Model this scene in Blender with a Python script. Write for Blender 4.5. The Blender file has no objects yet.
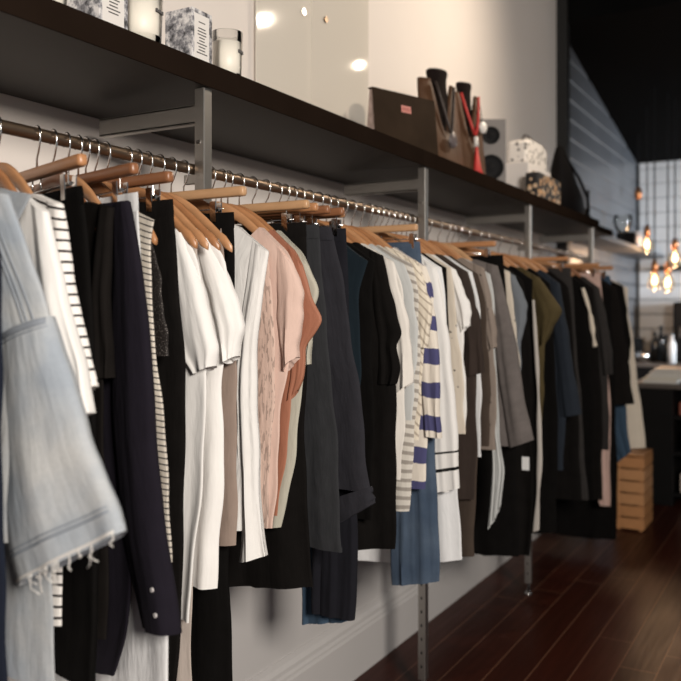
import bpy, bmesh, math, random
import numpy as np
from mathutils import Vector
random.seed(7)
C = bpy.context.scene.collection
PI = math.pi
# ------------------------------------------------------------------ camera frame
F, VX, HY, CH = 850.0, 825.5, 312.0, 1.40      # focal (px), vanishing column of the rack, horizon row, eye height
YAW = math.atan((VX - 340.5) / F)
cs, sn = math.cos(YAW), math.sin(YAW)
AR, RZ = 1.31, 1.74                             # rail: distance from the eye's plane, height

def at(px, py, y):
    """photo point seen on the cross plane at depth y -> (a, z); a = distance left of the camera"""
    r = (px - 340.5) / F
    if TW[0]:                                        # on a plane turned about the hook at (-AR, y)
        c, d = math.cos(TW[0]), math.sin(TW[0])
        k0, k1 = sn * y - cs * AR, cs * c - sn * d
        f0, f1 = cs * y + sn * AR, -sn * c - cs * d
        s_ = (r * f0 - k0) / (k1 - r * f1)
        fwd = f0 + f1 * s_
        return (AR - s_, CH + (HY - py) * fwd / F)
    a = y * (sn - cs * r) / (cs + sn * r)
    fwd = y * cs + a * sn
    return (a, CH + (HY - py) * fwd / F)

TW = [0.0]
def twist(y):
    t = math.radians(float(np.interp(y, [.88, .95, 1.06, 1.18, 1.28, 1.45], [3, 13, 19, 15, 7, 0])))
    TW[0] = t
    return t, y + .215 * math.sin(t)

def y_of(px, a):
    r = (px - 340.5) / F
    return a * (cs + sn * r) / (sn - cs * r)

# ------------------------------------------------------------------ object helpers
def tag(o, label=None, cat=None, group=None, kind=None):
    if label: o['label'] = label
    if cat: o['category'] = cat
    if group: o['group'] = group
    if kind: o['kind'] = kind
    return o

def empty(name, loc):
    o = bpy.data.objects.new(name, None); C.objects.link(o); o.location = loc
    o.empty_display_size = .05
    bpy.context.view_layer.update()
    return o

def wloc(o):
    p = Vector((0, 0, 0))
    while o is not None:
        p = p + Vector(o.location); o = o.parent
    return p

def mesh_obj(name, verts, faces, mat, parent=None, loc=(0, 0, 0), smooth=True, uvs=None, hem=None):
    """verts in world space; the object's origin goes to loc"""
    base = Vector(loc)
    me = bpy.data.meshes.new(name)
    me.from_pydata([tuple(Vector(v) - base) for v in verts], [], faces)
    if uvs is not None:
        uvl = me.uv_layers.new(name='UVMap')
        li = np.empty(len(me.loops), dtype=np.int32); me.loops.foreach_get('vertex_index', li)
        uvl.data.foreach_set('uv', np.asarray(uvs, dtype=np.float32)[li].ravel())
    if hem is not None:
        at_ = me.attributes.new('hem', 'FLOAT', 'POINT')
        at_.data.foreach_set('value', np.asarray(hem, dtype=np.float32))
    bm = bmesh.new(); bm.from_mesh(me)
    bmesh.ops.recalc_face_normals(bm, faces=bm.faces)
    bm.to_mesh(me); bm.free()
    if smooth:
        me.polygons.foreach_set('use_smooth', [True] * len(me.polygons))
    o = bpy.data.objects.new(name, me)
    C.objects.link(o)
    if mat is not None: me.materials.append(mat)
    if parent is not None:
        o.parent = parent
        o.location = base - wloc(parent)
    else:
        o.location = base
    return o

class MB:
    """collects solid shapes that become ONE mesh"""
    def __init__(s): s.v = []; s.f = []; s.sharp = True
    def add(s, vs, fs):
        n = len(s.v); s.v += [tuple(v) for v in vs]; s.f += [tuple(i + n for i in f) for f in fs]; return s
    def box(s, x0, x1, y0, y1, z0, z1, bev=0.0):
        bm = bmesh.new()
        bmesh.ops.create_cube(bm, size=1)
        for v in bm.verts:
            v.co = Vector(((x0 + x1) / 2 + v.co.x * (x1 - x0), (y0 + y1) / 2 + v.co.y * (y1 - y0), (z0 + z1) / 2 + v.co.z * (z1 - z0)))
        if bev > 0:
            bmesh.ops.bevel(bm, geom=list(bm.edges), offset=bev, segments=2, profile=.5, affect='EDGES')
        bm.verts.index_update()
        s.add([v.co[:] for v in bm.verts], [[v.index for v in f.verts] for f in bm.faces]); bm.free(); return s
    def prism(s, pts, axis, t0, t1):
        """pts polygon in the two other axes; extruded along axis"""
        def mk(p, t):
            return {'x': (t, p[0], p[1]), 'y': (p[0], t, p[1]), 'z': (p[0], p[1], t)}[axis]
        n = len(pts)
        vs = [mk(p, t0) for p in pts] + [mk(p, t1) for p in pts]
        fs = [list(range(n)), list(range(n, 2 * n))[::-1]] + [[i, (i + 1) % n, n + (i + 1) % n, n + i] for i in range(n)]
        return s.add(vs, fs)
    def tube(s, pts, r, seg=8, caps=True, flat=None):
        pts = [Vector(p) for p in pts]; n = len(pts)
        rs = r if isinstance(r, (list, tuple)) else [r] * n
        vs = []; up = None
        for i, p in enumerate(pts):
            d = (pts[min(i + 1, n - 1)] - pts[max(i - 1, 0)]).normalized()
            if up is None:
                up = Vector((0, 0, 1)) if abs(d.z) < .9 else Vector((0, 1, 0))
            a = d.cross(up)
            if a.length < 1e-5: a = d.cross(Vector((1, 0, 0)))
            a.normalize(); b = a.cross(d).normalized(); up = b
            for k in range(seg):
                t = 2 * PI * k / seg
                vs.append(p + a * math.cos(t) * rs[i] + b * math.sin(t) * rs[i])
        fs = [[i * seg + k, i * seg + (k + 1) % seg, (i + 1) * seg + (k + 1) % seg, (i + 1) * seg + k] for i in range(n - 1) for k in range(seg)]
        if caps: fs += [list(range(seg))[::-1], [(n - 1) * seg + k for k in range(seg)]]
        return s.add(vs, fs)
    def lathe(s, cx, cy, prof, seg=24, sx=1.0, sy=1.0):
        """prof: list of (r, z)"""
        vs = []; fs = []
        for (r, z) in prof:
            for k in range(seg):
                t = 2 * PI * k / seg
                vs.append((cx + r * math.cos(t) * sx, cy + r * math.sin(t) * sy, z))
        n = len(prof)
        for i in range(n - 1):
            for k in range(seg):
                fs.append([i * seg + k, i * seg + (k + 1) % seg, (i + 1) * seg + (k + 1) % seg, (i + 1) * seg + k])
        if prof[0][0] > 1e-4: fs.append(list(range(seg))[::-1])
        if prof[-1][0] > 1e-4: fs.append([(n - 1) * seg + k for k in range(seg)])
        return s.add(vs, fs)
    def build(s, name, mat, parent=None, loc=None, smooth=False):
        if loc is None:
            a = np.array(s.v); loc = ((a[:, 0].min() + a[:, 0].max()) / 2, (a[:, 1].min() + a[:, 1].max()) / 2, a[:, 2].min())
        return mesh_obj(name, s.v, s.f, mat, parent, loc, smooth)

def mesh_obj_local(name, mb, mat, par, smooth=False):
    """a part drawn in its thing's own frame (the thing turns afterwards)"""
    o = mesh_obj(name, mb.v, mb.f, mat, None, (0, 0, 0), smooth); o.parent = par; return o

def auto_smooth(o, ang=40):
    me = o.data
    me.polygons.foreach_set('use_smooth', [True] * len(me.polygons))
    bm = bmesh.new(); bm.from_mesh(me)
    for e in bm.edges:
        if len(e.link_faces) == 2 and e.calc_face_angle(0) > math.radians(ang): e.smooth = False
    bm.to_mesh(me); bm.free()
    return o

# ------------------------------------------------------------------ materials
def srgb(r, g, b):
    f = lambda c: (c / 255 / 12.92) if c / 255 <= .04045 else ((c / 255 + .055) / 1.055) ** 2.4
    return (f(r), f(g), f(b), 1)

class NT:
    def __init__(s, name):
        s.m = bpy.data.materials.new(name); s.m.use_nodes = True
        s.t = s.m.node_tree; s.b = s.t.nodes['Principled BSDF']
    def n(s, typ, **kw):
        nd = s.t.nodes.new(typ)
        for k, v in kw.items():
            if k in nd.inputs.keys(): nd.inputs[k].default_value = v
            else: setattr(nd, k, v)
        return nd
    def l(s, a, b): s.t.links.new(a, b)
    def math(s, op, a, b=None, c=None):
        nd = s.t.nodes.new('ShaderNodeMath'); nd.operation = op
        for i, x in enumerate((a, b, c)):
            if x is None: continue
            if isinstance(x, (int, float)): nd.inputs[i].default_value = x
            else: s.l(x, nd.inputs[i])
        return nd.outputs[0]
    def mix(s, fac, a, b):
        nd = s.t.nodes.new('ShaderNodeMix'); nd.data_type = 'RGBA'
        for i, x in ((0, fac), (6, a), (7, b)):
            if isinstance(x, (int, float, tuple)): nd.inputs[i].default_value = x
            else: s.l(x, nd.inputs[i])
        return nd.outputs[2]
    def bump(s, h, strength=.3, dist=.002):
        nd = s.t.nodes.new('ShaderNodeBump'); nd.inputs['Strength'].default_value = strength; nd.inputs['Distance'].default_value = dist
        s.l(h, nd.inputs['Height']); s.l(nd.outputs[0], s.b.inputs['Normal'])

def plain(name, col, rough=.5, metal=0.0, noise=0.0, scale=8, spec=.5, bump=0.0):
    N = NT(name); b = N.b
    b.inputs['Roughness'].default_value = rough; b.inputs['Metallic'].default_value = metal
    b.inputs['Specular IOR Level'].default_value = spec
    tc = N.n('ShaderNodeTexCoord'); nz = N.n('ShaderNodeTexNoise', Scale=scale, Detail=4.0)
    N.l(tc.outputs['Object'], nz.inputs['Vector'])
    dark = tuple(c * (1 - noise) for c in col[:3]) + (1,); lite = tuple(min(1, c * (1 + noise)) for c in col[:3]) + (1,)
    N.l(N.mix(nz.outputs['Fac'], dark, lite), b.inputs['Base Color'])
    if bump: N.bump(nz.outputs['Fac'], bump, .003)
    return N.m

def fabric(name, col, rough=.9, mottled=.12, stripe=None, weave=500, wrinkle=.35, sheen=0.0, dots=None, hemline=None, glitter=0.0, wash=None, spec=.2, lace=False):
    """woven or knitted cloth on the UV grid (metres). stripe = (axis, period, duty, colour[, slant])"""
    N = NT(name); b = N.b
    b.inputs['Roughness'].default_value = rough; b.inputs['Specular IOR Level'].default_value = spec
    if sheen: b.inputs['Sheen Weight'].default_value = sheen
    uv = N.n('ShaderNodeUVMap'); sep = N.n('ShaderNodeSeparateXYZ'); N.l(uv.outputs[0], sep.inputs[0])
    U, V = sep.outputs[0], sep.outputs[1]
    nz = N.n('ShaderNodeTexNoise', Scale=22.0, Detail=5.0); N.l(uv.outputs[0], nz.inputs['Vector'])
    d = tuple(c * (1 - mottled) for c in col[:3]) + (1,); e = tuple(min(1, c * (1 + mottled)) for c in col[:3]) + (1,)
    out = N.mix(nz.outputs['Fac'], d, e)
    if wash:
        nw = N.n('ShaderNodeTexNoise', Scale=7.0, Detail=3.0); N.l(uv.outputs[0], nw.inputs['Vector'])
        rp = N.n('ShaderNodeMapRange'); rp.inputs[1].default_value = .38; rp.inputs[2].default_value = .64
        N.l(nw.outputs['Fac'], rp.inputs[0]); out = N.mix(rp.outputs[0], out, wash)
        fine = N.n('ShaderNodeTexNoise', Scale=160.0, Detail=2.0); N.l(uv.outputs[0], fine.inputs['Vector'])
        f2 = N.math('MULTIPLY', fine.outputs['Fac'], .35); out = N.mix(f2, out, tuple(c * .7 for c in col[:3]) + (1,))
    if stripe:
        ax, per, duty, sc = stripe[:4]
        src = V if ax == 'v' else U
        if len(stripe) > 4: src = N.math('ADD', src, N.math('MULTIPLY', U if ax == 'v' else V, stripe[4]))
        wob = N.math('MULTIPLY', N.math('SUBTRACT', nz.outputs['Fac'], .5), per * .25)
        fr = N.math('FRACT', N.math('DIVIDE', N.math('ADD', src, wob), per))
        out = N.mix(N.math('LESS_THAN', fr, duty), out, sc)
    if dots:
        per, rad, dc = dots
        vo = N.n('ShaderNodeTexVoronoi', Scale=1 / per); vo.inputs['Randomness'].default_value = .5
        N.l(uv.outputs[0], vo.inputs['Vector'])
        out = N.mix(N.math('LESS_THAN', vo.outputs['Distance'], rad), out, dc)
    if hemline:
        at_ = N.n('ShaderNodeAttribute', attribute_name='hem')
        for (h0, h1, hc) in hemline:
            m = N.math('MULTIPLY', N.math('GREATER_THAN', at_.outputs['Fac'], h0), N.math('LESS_THAN', at_.outputs['Fac'], h1))
            out = N.mix(m, out, hc)
    wv = N.n('ShaderNodeTexNoise', Scale=float(weave), Detail=1.0); N.l(uv.outputs[0], wv.inputs['Vector'])
    if glitter:
        m = N.math('GREATER_THAN', wv.outputs['Fac'], .66)
        out = N.mix(m, out, (.35, .32, .30, 1)); N.l(N.math('MULTIPLY', m, .8), b.inputs['Metallic'])
    if lace:
        mp = N.n('ShaderNodeMapping'); mp.inputs['Scale'].default_value = (160, 30, 1); N.l(uv.outputs[0], mp.inputs[0])
        ln = N.n('ShaderNodeTexNoise', Scale=1.0, Detail=2.0); N.l(mp.outputs[0], ln.inputs['Vector'])
        out = N.mix(N.math('GREATER_THAN', ln.outputs['Fac'], .56), out, tuple(c * .62 for c in col[:3]) + (1,))
    N.l(out, b.inputs['Base Color'])
    mp = N.n('ShaderNodeMapping'); mp.inputs['Scale'].default_value = (22, 5, 1); N.l(uv.outputs[0], mp.inputs[0])
    w2 = N.n('ShaderNodeTexNoise', Scale=1.0, Detail=4.0); N.l(mp.outputs[0], w2.inputs['Vector'])
    h = N.math('ADD', N.math('MULTIPLY', w2.outputs['Fac'], 3.0), N.math('MULTIPLY', wv.outputs['Fac'], .12))
    N.bump(h, wrinkle, .006)
    return N.m
# ------------------------------------------------------------------ cloth panels
def resample(P, n, smooth=True):
    P = np.asarray(P, float)
    d = np.r_[0, np.cumsum(np.hypot(*np.diff(P, axis=0).T))]
    t = np.linspace(0, d[-1], n)
    Q = np.stack([np.interp(t, d, P[:, 0]), np.interp(t, d, P[:, 1])], 1)
    if smooth and len(P) > 2:
        for _ in range(max(2, n // 14)):
            Q[1:-1] = .25 * Q[:-2] + .5 * Q[1:-1] + .25 * Q[2:]
    return Q

class Panel:
    """a hollow hanging piece of cloth between a wall-side edge L and a front edge R (lists of (a, z), top to bottom)"""
    def __init__(s, L, R, y, T, top=None, bottom=None, nu=20, nv=44, fold=.004, freq=2.5, seed=0, top_t=.75, ramp=.15, neck=None,
                 wob=.003, flare=1.0, closed=True, tip=False):
        rg = np.random.RandomState(seed)
        L = resample(L, nv); R = resample(R, nv)
        us = .5 - .5 * np.cos(np.linspace(0, PI, nu)); vs = np.linspace(0, 1, nv)
        top = [L[0], R[0]] if top is None else top
        bottom = [L[-1], R[-1]] if bottom is None else bottom
        top = list(map(tuple, top)); bottom = list(map(tuple, bottom))
        top[0] = tuple(L[0]); top[-1] = tuple(R[0]); bottom[0] = tuple(L[-1]); bottom[-1] = tuple(R[-1])
        def bycurve(P):
            P = np.asarray(P, float); d = np.r_[0, np.cumsum(np.hypot(*np.diff(P, axis=0).T))]; d /= d[-1]
            return np.stack([np.interp(us, d, P[:, 0]), np.interp(us, d, P[:, 1])], 1)
        Tp, B = bycurve(top), bycurve(bottom)
        u = us[None, :, None]; v = vs[:, None, None]
        P = (1 - v) * Tp[None] + v * B[None] + (1 - u) * L[:, None] + u * R[:, None] \
            - ((1 - u) * (1 - v) * L[0] + u * (1 - v) * R[0] + (1 - u) * v * L[-1] + u * v * R[-1])
        U, V = np.meshgrid(us, vs)
        w = rg.rand(12) * 2 * PI
        amp = fold * (.12 + .88 * V ** 1.3)
        dy = amp * (np.sin(2 * PI * (freq * U + .25 * V) + w[0]) + .6 * np.sin(2 * PI * (freq * 1.9 * U - .3 * V) + w[1]) + .3 * np.sin(2 * PI * (freq * 3.3 * U + .5 * V) + w[2]))
        dy += fold * .5 * np.sin(2 * PI * (1.3 * V + .4 * U) + w[3]) * V
        P[..., 0] += wob * (np.sin(2 * PI * 2.1 * V + w[4]) + .5 * np.sin(2 * PI * 4.7 * V + w[5])) * np.minimum(1, V * 4) * (2 * U - 1)
        env = np.where(V < ramp, top_t + (1 - top_t) * np.sin(.5 * PI * V / ramp), 1.0) * (1 + (flare - 1) * V)
        prof = np.sqrt(np.clip(1 - (2 * U - 1) ** 2, 0, 1)) ** .8
        yo = T * env * prof
        s.P, s.dy, s.yo, s.y, s.nu, s.nv, s.us, s.vs = P, dy, yo, y, nu, nv, us, vs
        crease = .22 * fold * np.sin(2 * PI * (freq * 2.3 * U + .8 * V) + w[6]) * V
        ring = []
        front = list(range(nu)); back = list(range(nu - 2, 0, -1))
        length = float(np.hypot(*(R[-1] - R[0]))); width = float(abs(R[nv // 2, 0] - L[nv // 2, 0]))
        verts, uvs, hem = [], [], []
        def row(j, sc=1.0, dz=0.0):
            for k in front:
                verts.append((-P[j, k, 0], y + dy[j, k] - yo[j, k] * sc + crease[j, k], P[j, k, 1] + dz))
                uvs.append((us[k] * width, 1 - vs[j] * length)); hem.append((1 - vs[j]) * length)
            for k in back:
                verts.append((-P[j, k, 0], y + dy[j, k] + yo[j, k] * sc + crease[j, k], P[j, k, 1] + dz))
                uvs.append((3 + us[k] * width, 1 - vs[j] * length)); hem.append((1 - vs[j]) * length)
        for j in range(nv): row(j)
        row(nv - 1, .8, .003); row(nv - 1, .1, .012)
        nr = len(front) + len(back)
        faces = []
        for j in range(nv + 1):
            for k in range(nr):
                faces.append((j * nr + k, j * nr + (k + 1) % nr, (j + 1) * nr + (k + 1) % nr, (j + 1) * nr + k))
        if closed:                                   # shoulder seam: join the two sheets except across the neck
            for k in range(nu - 1):
                am = .5 * (Tp[k, 0] + Tp[k + 1, 0])
                if neck is not None and abs(am - neck[0]) < neck[1]: continue
                f0, f1 = k, k + 1
                b0 = nr - k if k > 0 else 0
                b1 = nr - (k + 1) if k + 1 < nu - 1 else nu - 1
                q = [f0, f1, b1, b0]; q = [q[i] for i in range(4) if q[i] != q[(i + 1) % 4]]
                if len(q) > 2: faces.append(tuple(q))
        s.verts, s.faces, s.uvs, s.hem = verts, faces, uvs, hem
        s.crease = crease
    def surf(s, u, v, side=-1, off=.001):
        k = np.interp(u, s.us, np.arange(s.nu)); j = np.interp(v, s.vs, np.arange(s.nv))
        k0, j0 = int(min(k, s.nu - 2)), int(min(j, s.nv - 2)); fk, fj = k - k0, j - j0
        def bl(A): return (A[j0, k0] * (1 - fk) + A[j0, k0 + 1] * fk) * (1 - fj) + (A[j0 + 1, k0] * (1 - fk) + A[j0 + 1, k0 + 1] * fk) * fj
        p = bl(s.P)
        return (-p[0], s.y + bl(s.dy) + bl(s.crease) + side * (bl(s.yo) + off), p[1])
    def build(s, name, mat, parent=None, loc=None):
        if loc is None:
            a = np.array(s.verts); loc = ((a[:, 0].min() + a[:, 0].max()) / 2, s.y, a[:, 2].min())
        o = mesh_obj(name, s.verts, s.faces, mat, parent, loc, True, s.uvs, s.hem)
        o.data.set_sharp_from_angle(angle=math.radians(62)); return o
    def strip(s, path, width, name, mat, parent, off=.0016, side=-1):
        """a thin sewn band (seam, tape, placket) lying on the panel along (u, v) points"""
        pts = [Vector(s.surf(u, v, side, off)) for u, v in path]; n = len(pts)
        vs = []
        for i, p in enumerate(pts):
            d = (pts[min(i + 1, n - 1)] - pts[max(i - 1, 0)]).normalized()
            w = d.cross(Vector((0, side, 0))).normalized() * width / 2
            vs += [p - w, p + w, p + w + Vector((0, -side * .003, 0)), p - w + Vector((0, -side * .003, 0))]
        fs = []
        for i in range(n - 1):
            for k in range(4): fs.append((i * 4 + k, i * 4 + (k + 1) % 4, i * 4 + 4 + (k + 1) % 4, i * 4 + 4 + k))
        fs += [(3, 2, 1, 0), tuple((n - 1) * 4 + k for k in range(4))]
        return mesh_obj(name, vs, fs, mat, parent, pts[0], True)

def lin(a, b, n=10): return [(a[0] + (b[0] - a[0]) * i / (n - 1), a[1] + (b[1] - a[1]) * i / (n - 1)) for i in range(n)]

# ------------------------------------------------------------------ hangers
HPROF = [(0, -.068), (.03, -.070), (.06, -.080), (.10, -.104), (.14, -.136), (.18, -.170), (.205, -.192), (.222, -.205), (.25, -.232)]
def hz(sd): return RZ + float(np.interp(abs(sd), [p[0] for p in HPROF], [p[1] for p in HPROF]))

def hook(parent, y, lean):
    pts = [(0, -.075), (0, -.046), (.008, -.034), (.0145, -.018), (.0160, -.006)] + [(.0156 * math.cos(q), .0156 * math.sin(q)) for q in np.linspace(.15, PI + .7, 13)]
    MB().tube([(-AR + p[0], y + lean * (p[1] - .0155), RZ + p[1]) for p in pts], .0021, 6).build('hook', M['chrome'], parent, (-AR, y, RZ - .075), True)

def wood_hanger(y, label, mat, lean=0.0, thick=False):
    """a contoured wooden hanger: one curved body with a hook"""
    n = 25; half = .205
    vs = []; fs = []; seg = 10
    for i in range(n):
        t = -1 + 2 * i / (n - 1); sd = t * half
        h = .034 - .012 * abs(t) + (.006 if abs(t) > .9 else 0); w = (.0066 if thick else .0060 - .0022 * abs(t) ** 2)
        if i in (0, n - 1): h *= .55; w *= .6
        zc = hz(sd) - .017 + .004 * abs(t); yb = y
        for k in range(seg):
            q = 2 * PI * k / seg; c, s_ = math.cos(q), math.sin(q)
            vs.append((-AR + sd, yb + w * math.copysign(abs(c) ** .7, c), zc + h / 2 * math.copysign(abs(s_) ** .7, s_)))
    for i in range(n - 1):
        for k in range(seg): fs.append((i * seg + k, i * seg + (k + 1) % seg, (i + 1) * seg + (k + 1) % seg, (i + 1) * seg + k))
    fs += [tuple(range(seg)), tuple((n - 1) * seg + k for k in range(seg))]
    o = mesh_obj('coat_hanger', vs, fs, mat, None, (-AR, y, RZ - .19), True)
    tag(o, label, 'hanger', 'wooden hangers on the rail')
    hook(o, y, lean)
    return o

def clip_hanger(y, label, mat, clips=(AR + .15, AR - .15), lean=0.0, half=.203, zt=-.064):
    """a straight wooden bar with two sliding metal clips"""
    r = .0115; m = MB()
    x0, x1 = -AR - half, -AR + half
    sec = [(math.copysign(abs(math.cos(q)) ** .6, math.cos(q)) * .0095, math.copysign(abs(math.sin(q)) ** .6, math.sin(q)) * r) for q in [2 * PI * k / 12 for k in range(12)]]
    zc = RZ + zt - r
    rows = [(x0, .7), (x0 + .003, .93), (x0 + .01, 1)] + [(x0 + .01 + (x1 - x0 - .02) * i / 6, 1) for i in range(1, 6)] + [(x1 - .01, 1), (x1 - .003, .93), (x1, .7)]
    vs = [(x, y + p[0] * k, zc + p[1] * k) for x, k in rows for p in sec]; n = len(rows)
    fs = [(i * 12 + k, i * 12 + (k + 1) % 12, (i + 1) * 12 + (k + 1) % 12, (i + 1) * 12 + k) for i in range(n - 1) for k in range(12)]
    fs += [tuple(range(12)), tuple((n - 1) * 12 + k for k in range(12))]
    o = mesh_obj('clip_hanger', vs, fs, mat, None, (-AR, y, zc - r), True)
    tag(o, label, 'hanger', 'wooden hangers on the rail')
    hook(o, y, lean)
    zw = zc - r - .024
    MB().tube([(-max(clips[0], AR + .03) - .02, y, zw), (-min(clips[1], AR - .03) + .02, y, zw)], .0017, 6).tube([(-AR - .02, y, zc - r + .002), (-AR - .02, y, zw)], .0015, 6).tube([(-AR + .02, y, zc - r + .002), (-AR + .02, y, zw)], .0015, 6).build('clip_wire', M['chrome'], o, None, True)
    for ca in clips:
        cx = -ca; m = MB()
        m.tube([(cx, y, zc - r + .002), (cx, y, zw - .002)], .0016, 6)
        for q in (-1, 1):                              # the two jaws: an inverted V of flat plates
            m.add([(cx - .008, y + q * .0105, zw + .016), (cx + .008, y + q * .0105, zw + .016), (cx + .008, y + q * .0085, zw - .030), (cx - .008, y + q * .0085, zw - .030),
                   (cx - .008, y + q * .0125, zw + .016), (cx + .008, y + q * .0125, zw + .016), (cx + .008, y + q * .0105, zw - .030), (cx - .008, y + q * .0105, zw - .030)],
                  [(0, 1, 2, 3), (4, 5, 6, 7), (0, 1, 5, 4), (1, 2, 6, 5), (2, 3, 7, 6), (3, 0, 4, 7)])
        m.tube([(cx - .009, y, zw), (cx + .009, y, zw)], .004, 8)
        m.build('clip', M['chrome'], o)
    return o

# ------------------------------------------------------------------ garments
KEEP = {}
def pxs(lst, y): return [at(p[0], p[1], y) for p in lst]

def top_garment(name, cat, y, mat, label, short, sh, body, sleeve=None, T=.012, sT=.026, neckw=.152, scoop=.075, fold=.0045, freq=2.5, seed=0, wood='wood',
                hem_l=None, back=True, abk=1.535, Tb=None, sfold=.004, flare=1.0, hanger=True, drop=0.0, lean=0.0, sleeve_name='sleeve', hem_sag=.01, stop=.5, sramp=.3, smat=None, bw=1.0, grow=True):
    """a top on a hanger. sh: photo trace of the front shoulder (neck -> tip); body: trace of the front edge from the tip down;
    sleeve: (wall-side trace, front trace)"""
    tw, y = twist(y)
    S = pxs(sh, y); Bd = pxs(body, y)
    R = [S[-1]] + Bd
    L = [(min(abk, AR + (AR - a) * bw), z) for a, z in R]
    if hem_l is not None: L[-1] = (L[-1][0], at(hem_l[0], hem_l[1], y)[1])
    if drop == 0: R = [(min(a, AR - .242), z) if i == 0 else (a, z) for i, (a, z) in enumerate(R)]; R[0] = (R[0][0], max(R[0][1], RZ - .232))
    if drop == 0: L[0] = (max(L[0][0], AR + .225), max(L[0][1], RZ - .232))
    tip = R[0]; nz = hz(neckw) + .006 - drop
    half = abs(AR - tip[0])
    shp = []
    for t in (0, .25, .5, .75, 1):                     # from the tip in to the neck along the hanger
        sd = half + (neckw - half) * t
        if half <= neckw + .01: sd = half
        zz = max(tip[1] + (nz - tip[1]) * t ** 1.1, hz(sd) + .007 - drop if sd < .236 else 0) if t > 0 else tip[1]
        shp.append((sd, zz))
    for i, (a_, z_) in enumerate(S[:-1]): pass
    front = [(AR - sd, z) for sd, z in shp]; rear = [(AR + sd, z) for sd, z in shp]
    rear[0] = L[0]
    dip = [(AR + neckw * .55, nz - scoop * .75), (AR, nz - scoop), (AR - neckw * .55, nz - scoop * .75)]
    if scoop <= 0: dip = [(AR, nz)]
    topc = rear + dip + front[::-1]
    bot = [L[-1], ((L[-1][0] + R[-1][0]) / 2, (L[-1][1] + R[-1][1]) / 2 - hem_sag), R[-1]]
    P = Panel(L, R, y, T, topc, bot, nu=34, nv=44, fold=fold, freq=freq, seed=seed, top_t=.95, ramp=.06, neck=(AR, neckw), flare=flare)
    zl = min(L[-1][1], R[-1][1])
    o = P.build(name, mat, None, (-AR, y, zl)); tag(o, label, cat, 'clothes hanging on the rail')
    sp = None
    if sleeve:
        sl, sr = pxs(sleeve[0], y), pxs(sleeve[1], y)
        if stop == .5: stop, sramp = min(1, .85 * T / sT), .55
        if grow:
            half0 = abs(AR - R[0][0]); s0 = half0 - .045
            sr[0] = (R[0][0], R[0][1] - .002)
            sl[0] = (AR - s0, float(np.interp(s0, [q[0] for q in shp][::-1], [q[1] for q in shp][::-1])) - .002)
        sp = Panel(sl, sr, y, sT, nu=18, nv=34, fold=sfold, freq=1.2, seed=seed + 5, top_t=stop, ramp=sramp, wob=.002)
        sp.build(sleeve_name, smat or mat, o)
        if back:                                       # the other sleeve hangs on the wall side
            ml = [(min(1.555, 2 * AR - a), z) for a, z in sr]; mr = [(min(1.555, 2 * AR - a) - .0, z) for a, z in sl]
            if abs(ml[0][0] - mr[0][0]) > .01 and min(abs(m_[0] - n_[0]) for m_, n_ in zip(ml[1:], mr[1:])) > .015 if len(ml) == len(mr) else False:
                Panel(ml, mr, y, sT * .7, nu=12, nv=20, fold=sfold, seed=seed + 6, top_t=stop, ramp=sramp, wob=.002).build(sleeve_name, smat or mat, o)
    h = None
    if hanger: h = wood_hanger(y, 'wooden coat hanger carrying the ' + short, M[('wood', 'wood_amber', 'wood_honey')[seed % 3] if wood == 'wood' else wood], lean, drop > .025)
    o.rotation_euler.z = -tw
    if h: h.rotation_euler.z = -tw
    TW[0] = 0.0
    KEEP[short] = (o, P, sp)
    return o

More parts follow.
